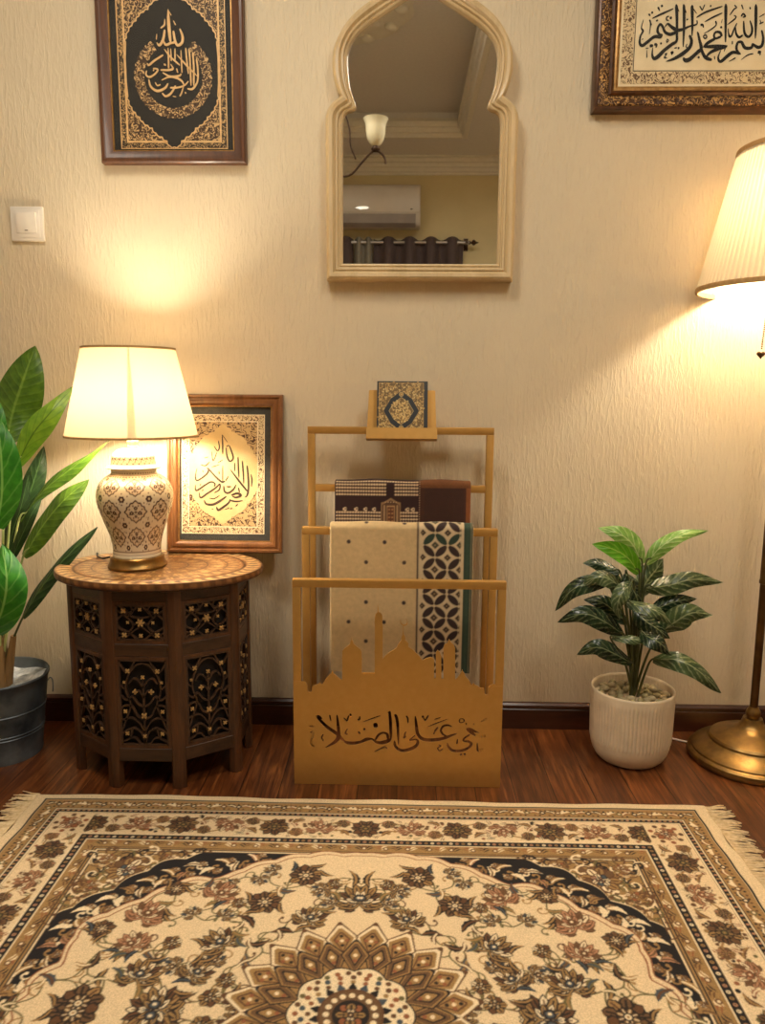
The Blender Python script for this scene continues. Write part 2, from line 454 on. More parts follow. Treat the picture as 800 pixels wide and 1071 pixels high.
M['ac'] = simple('ac_plastic', (214, 206, 194), (220, 212, 200), 10, rough=0.35, bump=0.0)
M['ac_dark'] = simple('ac_louver', (150, 142, 138), (162, 154, 148), 10, rough=0.4, bump=0.0)
M['silver'] = simple('silver_badge', (210, 206, 200), (224, 220, 214), 10, rough=0.25, metal=0.8, bump=0.0)
M['curtain'] = simple('taupe_curtain', (84, 70, 68), (98, 82, 80), 200, rough=0.85, bump=0.3)
M['curtain_pale'] = simple('grey_sheer', (138, 132, 118), (152, 146, 132), 200, rough=0.85, bump=0.3)
M['steel'] = simple('brushed_steel', (186, 180, 172), (200, 194, 186), 40, rough=0.3, metal=0.85, bump=0.0)
M['iron'] = simple('wrought_iron', (60, 42, 32), (78, 56, 42), 40, rough=0.45, metal=0.6, bump=0.1)
M['frost'] = simple('frosted_glass', (208, 198, 164), (222, 212, 180), 20, rough=0.35, bump=0.05)

# ---------------------------------------------------------------- painted-pattern raster (becomes the colour attribute of a dense mesh)
class Ras:
    def __init__(s, x0, x1, y0, y1, res, bg):
        s.x0, s.y0, s.res = x0, y0, res
        s.w = int(round((x1-x0)/res))+1; s.h = int(round((y1-y0)/res))+1
        s.a = np.empty((s.h, s.w, 3), np.float32); s.a[:] = bg
    def _win(s, xa, xb, ya, yb):
        i0 = max(0, int((xa-s.x0)/s.res)-1); i1 = min(s.w, int((xb-s.x0)/s.res)+3)
        j0 = max(0, int((ya-s.y0)/s.res)-1); j1 = min(s.h, int((yb-s.y0)/s.res)+3)
        if i0 >= i1 or j0 >= j1: return None
        X = s.x0+np.arange(i0, i1)*s.res; Y = s.y0+np.arange(j0, j1)*s.res
        return i0, i1, j0, j1, X[None, :], Y[:, None]
    def fill(s, poly, c):
        q = np.array(poly, float)[:, :2]
        w = s._win(q[:, 0].min(), q[:, 0].max(), q[:, 1].min(), q[:, 1].max())
        if w is None: return
        i0, i1, j0, j1, X, Y = w
        ins = np.zeros((j1-j0, i1-i0), bool)
        for k in range(len(q)):
            xa, ya = q[k]; xb, yb = q[(k+1) % len(q)]
            if ya == yb: continue
            ins ^= ((ya > Y) != (yb > Y)) & (X < (xb-xa)*(Y-ya)/(yb-ya)+xa)
        s.a[j0:j1, i0:i1][ins] = c
    def stroke(s, pts, w, c):
        for k in range(len(pts)-1):
            a = np.array(pts[k][:2], float); b = np.array(pts[k+1][:2], float)
            h = w/2
            win = s._win(min(a[0], b[0])-h, max(a[0], b[0])+h, min(a[1], b[1])-h, max(a[1], b[1])+h)
            if win is None: continue
            i0, i1, j0, j1, X, Y = win
            d = b-a; L = d@d+1e-12
            t = np.clip(((X-a[0])*d[0]+(Y-a[1])*d[1])/L, 0, 1)
            m = (X-a[0]-t*d[0])**2+(Y-a[1]-t*d[1])**2 < h*h
            s.a[j0:j1, i0:i1][m] = c
    def disc(s, x, y, r, c, ry=None):
        ry = ry or r
        win = s._win(x-r, x+r, y-ry, y+ry)
        if win is None: return
        i0, i1, j0, j1, X, Y = win
        s.a[j0:j1, i0:i1][((X-x)/r)**2+((Y-y)/ry)**2 < 1] = c
    def rect(s, xa, xb, ya, yb, c):
        s.fill([(xa, ya), (xb, ya), (xb, yb), (xa, yb)], c)
    def get(s, x, y):
        fx = np.clip((np.asarray(x)-s.x0)/s.res, 0, s.w-1.001); fy = np.clip((np.asarray(y)-s.y0)/s.res, 0, s.h-1.001)
        i = fx.astype(int); j = fy.astype(int); u = (fx-i)[..., None]; v = (fy-j)[..., None]
        A = s.a
        return A[j, i]*(1-u)*(1-v)+A[j, i+1]*u*(1-v)+A[j+1, i]*(1-u)*v+A[j+1, i+1]*u*v
    def soften(s):
        A = s.a
        B = A.copy()
        B[1:-1, 1:-1] = (A[1:-1, 1:-1]*4+A[:-2, 1:-1]*2+A[2:, 1:-1]*2+A[1:-1, :-2]*2+A[1:-1, 2:]*2+A[:-2, :-2]+A[:-2, 2:]+A[2:, :-2]+A[2:, 2:])/16
        s.a = B

def K(*c): return lin(c).astype(np.float32)
CREAM = K(226, 202, 162); CREAM2 = K(234, 214, 176); TAN = K(158, 122, 74); GOLD = K(156, 122, 74); BROWN = K(98, 64, 36)
RUST = K(146, 88, 54); NAVY = K(21, 15, 17); DARK = K(34, 25, 21); OLIVE = K(104, 94, 56); SLATE = K(66, 76, 84); PINK = K(180, 130, 96)
MOCHA = K(106, 76, 47)

def polar(cx, cy, r, fn, n=40, rot=0, ex=1.0):
    out = []
    for i in range(n):
        a = 2*PI*i/n
        q = r*fn(a)
        x, y = q*math.cos(a)*ex, q*math.sin(a)
        out.append((cx+x*math.cos(rot)-y*math.sin(rot), cy+x*math.sin(rot)+y*math.cos(rot)))
    return out
PET = random.Random(77)
def petal(R, x, y, a, r0, r1, hw, edge, body, vein):
    """one pointed petal from radius r0 to r1 along direction a"""
    ca, sa = math.cos(a), math.sin(a)
    T = lambda p, q: (x+p*ca-q*sa, y+p*sa+q*ca)
    L = r1-r0
    for k, c, e in ((1.0, edge, 0.0), (0.66, body, 0.09)):
        R.fill([T(r0+L*e, 0), T(r0+L*.35, -hw*k), T(r0+L*.72, -hw*.78*k), T(r1-L*e, 0), T(r0+L*.72, hw*.78*k), T(r0+L*.35, hw*k)], c)
    R.stroke([T(r0+L*.25, 0), T(r0+L*.7, 0)], hw*.30, vein)
def rosette(R, x, y, r, n=8, cols=(DARK, TAN, BROWN, CREAM2, RUST), rot=0.0, ex=1.0, out=True):
    e, c1, c2, c3, c4 = cols
    n = max(7, n)
    for i in range(n):
        a = rot+2*PI*i/n+PET.uniform(-.08, .08); q = r*PET.uniform(.90, 1.06)
        petal(R, x, y, a, r*.30, q, r*2.9/n, e, (c1, c3, c1, c2)[(i*3+int(rot*7)) % 4], c2 if i % 2 else e)
    R.disc(x, y, r*.46, e); 
    for i in range(n-1):
        a = rot+.3+2*PI*i/(n-1); petal(R, x, y, a, r*.12, r*.47, r*.13, e, c3 if i % 2 else c1, c4)
    R.disc(x, y, r*.20, e); R.disc(x, y, r*.13, c4); R.disc(x, y, r*.06, c3)
def palmette(R, x, y, r, ang, cols=(DARK, TAN, BROWN, CREAM2, RUST)):
    """fan-shaped blossom pointing along ang, built of two tiers of petals over a dark calyx"""
    e, c1, c2, c3, c4 = cols
    T = lambda p, q: (x+p*math.cos(ang)-q*math.sin(ang), y+p*math.sin(ang)+q*math.cos(ang))
    bx, by = T(-r*.35, 0)
    m = 6
    for i in list(range(-m, 0))+list(range(m, 0, -1))+[0]:
        k = i/m
        a = ang+k*2.15; q = r*(1.32-.50*abs(k)**1.3)*PET.uniform(.93, 1.05)
        petal(R, bx, by, a, r*.25, q, r*.22, e, (c1, c3, c2, c1)[(i+12) % 4], c2 if i % 2 else e)
    for i in (-3, 3, -2, 2, -1, 1, 0):
        petal(R, bx, by, ang+i*.46, r*.08, r*(.86-.09*abs(i)), r*.15, e, (c3, c1)[i % 2], c4)
    R.fill(polar(*T(-r*.02, 0), r*.24, lambda t: .8+.2*abs(math.cos(t*2)), 24, ang), e); R.fill(polar(*T(-r*.02, 0), r*.16, lambda t: .8+.2*abs(math.cos(t*2)), 24, ang), c4)
    R.disc(*T(0, 0), r*.07, c3)
    for sg in (-1, 1):
        pts = [T(-r*.35, 0), T(-r*.60, sg*r*.30), T(-r*.52, sg*r*.68), T(-r*.30, sg*r*.92)]
        R.stroke([tuple(z) for z in cr(pts, 4)], r*.16, e); R.stroke([tuple(z) for z in cr(pts, 4)], r*.07, c1)
def leaf2(R, x, y, ang, L, w, c=DARK, c2=BROWN):
    def tr(p, q): return (x+p*math.cos(ang)-q*math.sin(ang), y+p*math.sin(ang)+q*math.cos(ang))
    top = []; bot = []
    for i in range(17):
        t = i/16
        b = 0.18*L*math.sin(PI*t)
        h = w*math.sin(PI*t**0.8)*(1-0.28*abs(math.sin(t*PI*4.5)))
        top.append(tr(L*t-L/2, b+h)); bot.append(tr(L*t-L/2, b-h*0.6))
    R.fill(top+bot[::-1], c)
    R.stroke([tr(L*(i/8)-L/2, 0.18*L*math.sin(PI*i/8)+w*0.12) for i in range(1, 8)], w*0.42, c2)
def curl(R, x, y, ang, L, w, c, turn=3.6):
    pts = []
    px, py, a = x, y, ang
    for i in range(15):
        pts.append((px, py)); px += L/14*math.cos(a); py += L/14*math.sin(a); a += turn/14*(0.4+1.4*i/14)
    R.stroke(pts, w, c); R.disc(pts[-1][0], pts[-1][1], w*1.1, c)
    return pts

def paint_rug():
    rr = random.Random(11)
    R = Ras(-0.02, 0.80, -0.02, 0.64, 0.0009, CREAM)
    HU, HV = 0.730, 0.593
    def inset(d, c): R.rect(-1, HU-d, -1, HV-d, c)
    inset(0, NAVY); inset(0.004, CREAM); inset(0.0055, TAN)
    def run(d, step, fn, off=0.5):
        """walk along the band at inset d on the top and right sides"""
        n = int((HU-d)/step)
        for i in range(n+1): fn((HU-d)-(i)*step if False else i*(HU-d)/max(n, 1), HV-d, 0, i)
        n = int((HV-d)/step)
        for i in range(n): fn(HU-d, i*(HV-d)/max(n, 1), 1, i)
    cyc = [DARK, BROWN, CREAM2, OLIVE, RUST, NAVY]
    def small(x, y, side, i):
        c = cyc[i % 6]
        dx, dy = (0.0085, 0.0075) if side == 0 else (0.0075, 0.0085)
        if i % 2: R.fill([(x-dx, y), (x, y+dy), (x+dx, y), (x, y-dy)], c); R.disc(x, y, 0.003, CREAM2 if c is not CREAM2 else BROWN)
        else: leaf2(R, x, y, (0 if side == 0 else PI/2)+rr.uniform(-.5, .5), 0.024, 0.0085, c, CREAM2)
    run(0.024, 0.0165, small)
    run(0.016, 0.0105, lambda x, y, s, i: R.disc(x, y, 0.0026, (BROWN, DARK)[i % 2]))
    run(0.034, 0.0105, lambda x, y, s, i: R.disc(x, y, 0.0026, (DARK, GOLD, BROWN)[i % 3]))
    # guard stripe
    inset(0.0405, NAVY); inset(0.042, CREAM2); inset(0.0445, NAVY)
    run(0.049, 0.0115, lambda x, y, s, i: R.fill([(x-.004, y-.002), (x+.002, y-.003), (x+.004, y+.002), (x-.002, y+.003)], (TAN, PINK)[i % 2]))
    inset(0.0535, NAVY); inset(0.055, CREAM2); inset(0.058, BROWN); inset(0.059, CREAM)
    # main border
    def border(x, y, side, i):
        k = i % 4
        base = 0 if side == 0 else PI/2
        if k == 0: rosette(R, x, y, 0.034, 10, (DARK, MOCHA, BROWN, TAN, OLIVE), 0.2*i)
        elif k == 2: palmette(R, x, y+0.002, 0.031, base+(PI/2 if i % 8 == 2 else -PI/2), (BROWN, PINK, MOCHA, CREAM2, RUST))
        else:
            s = 1 if k == 1 else -1
            ox, oy = (0, s*0.018) if side == 0 else (s*0.018, 0)
            rosette(R, x+ox, y+oy, 0.0165, 7, (DARK if i % 3 else BROWN, TAN, MOCHA, PINK, OLIVE))
            leaf2(R, x-ox, y-oy, base+0.6*s, 0.036, 0.009, BROWN, TAN)
            leaf2(R, x-ox*0.2+(0.012 if side == 0 else 0), y-oy*0.4+(0 if side == 0 else 0.012), base-0.9*s, 0.028, 0.006, RUST, CREAM2)
    # vine of the main border first
    for side in (0, 1):
        Ls = HU-0.098 if side == 0 else HV-0.098
        pts = []
        for i in range(241):
            q = Ls*i/240; o = 0.024*math.sin(q/0.0475*PI/2*1.0)
            pts.append((q, HV-0.098+o) if side == 0 else (HU-0.098+o, q))
        R.stroke(pts, 0.0042, TAN); 
    for sd in range(2):
        for i in range(170):
            q = rr.uniform(0, (HU if sd == 0 else HV)-0.07); o = rr.choice((-1, 1))*rr.uniform(0.004, 0.034)
            x, y = (q, HV-0.098+o) if sd == 0 else (HU-0.098+o, q)
            c = rr.choice((BROWN, RUST, MOCHA, TAN, OLIVE, BROWN, DARK))
            if rr.random() < 0.45: R.disc(x, y, rr.uniform(.003, .0052), c)
            else: leaf2(R, x, y, rr.uniform(0, 6.28), rr.uniform(.016, .026), rr.uniform(.004, .006), c, CREAM2)
    run(0.098, 0.0475, border)
    R.rect(HU-0.137, HU-0.059, HV-0.137, HV-0.059, CREAM)
    x, y = HU-0.098, HV-0.098
    for i in range(9):
        a = i*0.7; R.disc(x+0.031*math.cos(a), y+0.031*math.sin(a), 0.0055, (BROWN, RUST, MOCHA)[i % 3])
    rosette(R, x, y, 0.026, 8, (BROWN, PINK, RUST, CREAM2, SLATE))
    # inner guard
    inset(0.1365, CREAM2); inset(0.139, BROWN); inset(0.140, NAVY)
    run(0.1475, 0.0125, lambda x, y, s, i: (R.disc(x, y, 0.0036, (PINK, TAN, CREAM2)[i % 3]), R.disc(x, y, 0.0014, NAVY)))
    inset(0.1555, CREAM2); inset(0.158, GOLD)
    def inner(x, y, side, i):
        c = (BROWN, DARK, RUST, CREAM2)[i % 4]
        leaf2(R, x, y, (0.5 if i % 2 else -0.5)+(0 if side == 0 else PI/2), 0.021, 0.0075, c, TAN)
        if i % 3 == 0: R.disc(x, y, 0.0055, BROWN); R.disc(x, y, 0.0028, CREAM2)
    run(0.170, 0.0145, inner)
    inset(0.182, NAVY); inset(0.1845, TAN); inset(0.188, NAVY); inset(0.1905, CREAM); inset(0.194, DARK); inset(0.1965, GOLD)
    # spandrel field with scrolls
    def spandrel():
        for i in range(420):
            x = rr.uniform(0.30, 0.532); y = rr.uniform(0.16, 0.395)
            if x/0.53+y/0.395 < 1.45: continue
            c = rr.choice((BROWN, OLIVE, MOCHA, CREAM, CREAM2, BROWN, DARK))
            if rr.random() < 0.7: curl(R, x, y, rr.uniform(0, 6.28), rr.uniform(.03, .055), rr.uniform(.003, .0046), c, rr.choice((-1, 1))*rr.uniform(3, 5))
            else: leaf2(R, x, y, rr.uniform(0, 6.28), rr.uniform(.016, .03), .005, c, GOLD)
    spandrel()
    rosette(R, 0.455, 0.335, 0.040, 9, (BROWN, GOLD, MOCHA, CREAM2, SLATE)); rosette(R, 0.455, 0.335, 0.020, 6, (NAVY, CREAM2, SLATE, PINK, DARK))
    palmette(R, 0.505, 0.372, 0.018, PI*0.25, (BROWN, TAN, RUST, CREAM2, BROWN))
    rosette(R, 0.505, 0.29, 0.016, 6, (BROWN, TAN, RUST, CREAM2, DARK)); rosette(R, 0.385, 0.378, 0.014, 6, (BROWN, TAN, RUST, CREAM2, DARK))
    # dark scalloped band between spandrels and field
    def wavy(pts, amp, n):
        q = cr([(a, b) for a, b in pts], 14); o = []
        s = 0
        for i, p in enumerate(q):
            t = q[min(i+1, len(q)-1)]-q[max(i-1, 0)]; l = math.hypot(*t) or 1
            s += l/2
            k = amp*abs(math.sin(s*n))
            o.append((p[0]+t[1]/l*k*-1, p[1]+t[0]/l*k))
        return o
    outer = [(0.13, 0.40), (0.20, 0.398), (0.28, 0.395), (0.345, 0.375), (0.40, 0.345), (0.437, 0.30), (0.47, 0.262), (0.515, 0.22), (0.538, 0.16), (0.545, 0.06), (0.545, -0.02)]
    inner_ = [(-0.02, 0.393), (0.06, 0.398), (0.12, 0.390), (0.17, 0.372), (0.225, 0.345), (0.262, 0.312), (0.323, 0.306), (0.368, 0.272), (0.415, 0.228), (0.455, 0.198), (0.474, 0.158), (0.470, 0.10), (0.497, 0.055), (0.500, 0.02), (0.52, -0.02)]
    wo = wavy(outer, 0.012, 42); wi = wavy(inner_, 0.007, 48)
    clip = lambda P_: [(min(a, HU-0.1965), min(b, HV-0.1965)) for a, b in P_]
    R.fill(clip([(a, b+0.003) for a, b in wo])+[(-0.02, -0.02), (-0.02, 0.395)], CREAM)
    R.fill(clip(wo)+[(-0.02, -0.02), (-0.02, 0.393)], NAVY)
    # tan arabesques within the dark band
    mid = cr([((a+c)/2, (b+d)/2) for (a, b), (c, d) in zip(
        [(0.20, 0.393), (0.28, 0.392), (0.345, 0.37), (0.40, 0.34), (0.437, 0.30), (0.47, 0.262), (0.515, 0.22), (0.53, 0.16), (0.53, 0.06), (0.53, -0.01)],
        [(0.18, 0.368), (0.25, 0.322), (0.323, 0.306), (0.368, 0.272), (0.405, 0.238), (0.445, 0.205), (0.474, 0.158), (0.470, 0.10), (0.50, 0.055), (0.52, -0.01)])], 8)
    for i in range(0, len(mid)-1):
        t = mid[i+1]-mid[i]; a = math.atan2(t[1], t[0])
        sgn = 1 if (i//3) % 2 else -1
        x, y = mid[i]; nx, ny = -math.sin(a), math.cos(a)
        if i % 3 == 0:
            leaf2(R, x+nx*0.012*sgn, y+ny*0.012*sgn, a+rr.uniform(.2, 1.3)*sgn, rr.uniform(.026, .040), 0.0085, rr.choice((PINK, TAN, CREAM2)), rr.choice((CREAM2, MOCHA)))
            curl(R, x-nx*0.008*sgn, y-ny*0.008*sgn, a-rr.uniform(-.6, .9)*sgn, 0.036, 0.0032, rr.choice((TAN, CREAM2)), sgn*4.4)
        elif i % 3 == 1:
            rosette(R, x-nx*0.014*sgn, y-ny*0.014*sgn, 0.0105, 6, (BROWN, TAN, MOCHA, CREAM2, SLATE))
        else: leaf2(R, x-nx*0.010*sgn, y-ny*0.010*sgn, a-0.9*sgn, 0.020, 0.0055, MOCHA, TAN)
    R.stroke(wi, 0.014, RUST); R.stroke(wi, 0.009, CREAM); R.stroke([(a-0.003, b-0.006) for a, b in wi], 0.004, RUST)
    R.fill([(a-0.004, b-0.006) for a, b in wi]+[(-0.02, -0.02)], CREAM)
    # field: vines and blossoms (positions surveyed from the photograph, folded into one quarter)
    cx0, cy0 = -0.065, -1.037
    def uv(px, py):
        p = PF(px, py); return abs(p[0]-cx0), abs(p[1]-cy0)
    big = [(277, 949, .034, 'r'), (375, 945, .040, 'p'), (147, 1024, .034, 'p'), (155, 960, .036, 'k'), (82, 1056, .040, 'r'), (162, 1057, .040, 'p'),
           (232, 939, .032, 'k'), (230, 990, .034, 'p'), (325, 965, .030, 'p'), (137, 992, .030, 'k'), (107, 977, .024, 'r'), (320, 921, .036, 'r'), (207, 1022, .028, 'p'),
           (185, 935, .024, 'r'), (245, 1052, .02, 'p')]
    mids = [(180, 992), (180, 1017), (47, 1032), (237, 962), (270, 990), (262, 1012), (237, 1032), (335, 937), (295, 982), (285, 915), (272, 926), (215, 929), (242, 930), (220, 1050), (15, 1057), (120, 1000), (350, 930),
            (200, 960), (255, 970), (300, 935), (160, 1000), (110, 1030), (190, 1045), (225, 1010), (345, 950), (95, 1010), (390, 925), (250, 950)]
    B = [uv(*b[:2])+(b[2], b[3]) for b in big]; Ms = [uv(*m) for m in mids]
    allp = [(b[0], b[1]) for b in B]+Ms
    for i, p in enumerate(allp):                      # vines between neighbours
        ds = sorted((math.hypot(p[0]-q[0], p[1]-q[1]), j) for j, q in enumerate(allp) if j != i)
        for d, j in ds[:2]:
            q = allp[j]
            if d < 0.13:
                mx, my = (p[0]+q[0])/2-(q[1]-p[1])*0.28, (p[1]+q[1])/2+(q[0]-p[0])*0.28
                R.stroke([tuple(z) for z in cr([p, (mx, my), q], 7)], 0.0030, OLIVE)
                if rr.random() < 0.7: curl(R, mx, my, rr.uniform(0, 6.28), 0.035, 0.0028, rr.choice((OLIVE, BROWN, TAN)), rr.choice((-4, 4)))
    pal = {'r': (DARK, MOCHA, BROWN, TAN, CREAM2), 'p': (DARK, GOLD, BROWN, CREAM2, SLATE), 'k': (BROWN, PINK, MOCHA, CREAM2, BROWN)}
    for (x, y) in Ms:
        k = rr.random(); a = rr.uniform(0, 6.28)
        if k < 0.55:
            leaf2(R, x, y, a, rr.uniform(.040, .058), .0105, rr.choice((NAVY, DARK, SLATE, DARK)), rr.choice((TAN, MOCHA, BROWN)))
            leaf2(R, x+0.008, y-0.006, a+1.4, .030, .0075, rr.choice((OLIVE, BROWN, TAN)), CREAM2)
        elif k < 0.8: palmette(R, x, y, rr.uniform(.018, .024), a, (DARK, TAN, SLATE, CREAM2, BROWN))
        else: rosette(R, x, y, rr.uniform(.016, .020), 7, (DARK, TAN, BROWN, CREAM2, MOCHA))
    for (x, y, r, k) in B:
        if k == 'r': rosette(R, x, y, r, 9, pal[k], rr.uniform(0, 1))
        else: palmette(R, x, y, r*1.12, rr.uniform(0.6, 2.4), pal[k])
        for s in range(3):
            a = rr.uniform(0, 6.28); leaf2(R, x+r*1.15*math.cos(a), y+r*1.15*math.sin(a), a+0.8, .034, .0085, rr.choice((NAVY, DARK, OLIVE)), rr.choice((TAN, SLATE)))
    # central medallion
    N = 20
    def kite(a, ra, rb, rc, hw, c):
        ca, sa = math.cos(a), math.sin(a)
        T = lambda p, q: (p*ca-q*sa, p*sa+q*ca)
        R.fill([T(ra, 0), T(rb, -hw), T(rc, -hw*0.15), T(rc, hw*0.15), T(rb, hw)], c)
        return T
    R.disc(0, 0, 0.142, TAN)
    for i in range(N//4+2):
        a = 2*PI*(i-0.5)/N
        kite(a, 0.112, 0.163, 0.200, 0.0290, BROWN); kite(a, 0.114, 0.163, 0.195, 0.0260, CREAM2); kite(a, 0.120, 0.162, 0.187, 0.0215, GOLD)
        T = kite(a, 0.13, 0.160, 0.178, 0.0150, BROWN); kite(a, 0.134, 0.160, 0.174, 0.0105, TAN)
        for p, q, c in ((0.157, 0, CREAM2), (0.157, 0.008, RUST), (0.157, -0.008, RUST), (0.168, 0, DARK), (0.146, 0, DARK)):
            R.disc(*T(p, q), 0.0034, c)
        R.disc(*T(0.2, 0), 0.004, BROWN)
    for i in range(N//4+2):
        a = 2*PI*i/N
        kite(a, 0.078, 0.122, 0.158, 0.0245, DARK); kite(a, 0.082, 0.122, 0.153, 0.0215, TAN); kite(a, 0.086, 0.121, 0.149, 0.0185, MOCHA)
        T = kite(a, 0.097, 0.122, 0.142, 0.012, DARK); kite(a, 0.102, 0.122, 0.137, 0.0085, GOLD)
        for p, q, c in ((0.122, 0, CREAM2), (0.132, 0, TAN), (0.11, 0, RUST)): R.disc(*T(p, q), 0.0036, c)
    R.fill(polar(0, 0, 0.098, lambda a: 0.9+0.1*abs(math.cos(a*N/4)), 160), DARK)
    R.fill(polar(0, 0, 0.095, lambda a: 0.9+0.1*abs(math.cos(a*N/4)), 160), CREAM2)
    for k, (r, n, cs, q) in enumerate(((0.083, 30, (RUST, BROWN, OLIVE), .0046), (0.074, 22, (SLATE, RUST, BROWN), .0048), (0.064, 20, (BROWN, RUST, GOLD), .0042))):
        for i in range(n):
            a = 2*PI*(i+0.5*(k % 2))/n; R.disc(r*math.cos(a), r*math.sin(a), q, cs[i % 3])
    for i in range(18):
        a = 2*PI*(i+.5)/18; kite(a, 0.042, 0.052, 0.062, 0.007, SLATE if i % 2 else NAVY)
    R.disc(0, 0, 0.050, BROWN); R.disc(0, 0, 0.047, MOCHA)
    for i in range(16):
        a = 2*PI*i/16; R.disc(0.037*math.cos(a), 0.037*math.sin(a), 0.0048, CREAM2)
    R.disc(0, 0, 0.028, DARK); rosette(R, 0, 0, 0.025, 8, (DARK, GOLD, RUST, CREAM2, BROWN))
    R.soften()
    return R

def build_rug():
    R = paint_rug()
    cx, cy = -0.065, -1.037
    us = np.arange(-0.758, 0.75801, 0.0018)
    vf = np.arange(-0.10, 0.6175, 0.0018)
    vc = np.arange(-0.615, -0.105, 0.0085)
    vs = np.concatenate([vc, vf])
    U, V = np.meshgrid(us, vs)
    colr = R.get(np.abs(U), np.abs(V))
    rs = np.random.RandomState(3)
    colr = colr*(1+0.10*(rs.rand(*U.shape)-0.5))[..., None]
    edge = np.minimum(0.758-np.abs(U), 0.617-np.abs(V))
    Z = 0.0035+0.0075*np.clip(edge/0.006, 0, 1)**0.5+0.0008*np.sin(U*7+1)*np.sin(V*9)
    wob = 0.0025*np.sin(V*23)+0.002*np.sin(V*61+1); wob2 = 0.003*np.sin(U*11+0.5)+0.0015*np.sin(U*37)
    X = cx+U+wob*np.sign(U)*np.clip((np.abs(U)-0.70)/0.058, 0, 1)
    Y = cy+V+wob2*np.clip((V-0.58)/0.037, 0, 1)
    h, w = U.shape
    verts = np.stack([X, Y, Z], -1).reshape(-1, 3)
    idx = np.arange(h*w).reshape(h, w)
    quads = np.stack([idx[:-1, :-1], idx[:-1, 1:], idx[1:, 1:], idx[1:, :-1]], -1).reshape(-1, 4)
    # skirt down to the floor
    ring = np.concatenate([idx[0, :], idx[1:, -1], idx[-1, -2::-1], idx[-2:0:-1, 0]])
    low = verts[ring].copy(); low[:, 2] = 0.0006
    n0 = len(verts); nr = len(ring)
    k = np.arange(nr); k2 = (k+1) % nr
    sk = np.stack([ring[k], n0+k, n0+k2, ring[k2]], -1)
    verts = np.concatenate([verts, low]); quads = np.concatenate([quads, sk])
    cols = np.concatenate([colr.reshape(-1, 3), colr.reshape(-1, 3)[ring]])
    me = bpy.data.meshes.new('pile')
    me.vertices.add(len(verts)); me.vertices.foreach_set('co', verts.astype(np.float32).ravel())
    me.loops.add(quads.size); me.loops.foreach_set('vertex_index', quads.astype(np.int32).ravel())
    me.polygons.add(len(quads)); me.polygons.foreach_set('loop_start', np.arange(0, quads.size, 4, dtype=np.int32))
    me.update(calc_edges=True)
    a = me.attributes.new('Col', 'FLOAT_COLOR', 'POINT')
    c4 = np.ones((len(verts), 4), np.float32); c4[:, :3] = np.clip(cols, 0, 1); a.data.foreach_set('color', c4.ravel())
    me.shade_smooth()
    me.materials.append(M['attr_rug'])
    root = thing('persian_rug', (cx, cy, 0), 'cream and brown oriental rug with a flower medallion and fringed ends, on the wooden floor', 'rug')
    o = bpy.data.objects.new('pile', me); COL.objects.link(o); adopt(o, root)
    for sgn in (-1, 1):
        mb = MB(); r2 = random.Random(5+sgn)
        y = cy-0.612
        while y < cy+0.617:
            x0 = cx+sgn*0.755
            L = r2.uniform(0.045, 0.062); b = r2.uniform(-0.012, 0.016); z0 = 0.0065
            if y > cy+0.606: b += 0.012
            pts = [(x0, y, z0), (x0+sgn*L*0.35, y+b*0.2, z0-0.001), (x0+sgn*L*0.7, y+b*0.6, 0.0042+r2.uniform(0, .003)), (x0+sgn*L, y+b+r2.uniform(-.006, .006), 0.0032)]
            mb.tube(cr(pts, 2), [0.0021, 0.002, 0.0019, 0.0018, 0.0016, 0.0013, 0.001], 5)
            y += r2.uniform(0.0032, 0.0048)
        f = mb.build('fringe', M['fringe'], root, fix=False); f['kind'] = 'stuff'; f['label'] = 'cream knotted cotton fringe'
    return root

# ---------------------------------------------------------------- generic pieces
def moulding(mb, fr, x0, x1, y0, y1, prof):
    """rectangular picture moulding: prof = (inset, depth) from the wall out and back"""
    loops = [[fr(x0+t, y0+t, d), fr(x1-t, y0+t, d), fr(x1-t, y1-t, d), fr(x0+t, y1-t, d)] for t, d in prof]
    mb.loft(loops)
def band(mb, fr, x0, x1, y0, y1, w, d0, d1):
    loops = [[fr(x0+t, y0+t, d), fr(x1-t, y0+t, d), fr(x1-t, y1-t, d), fr(x0+t, y1-t, d)] for t, d in ((0, d0), (0, d1), (w, d1), (w, d0))]
    mb.loft(loops)

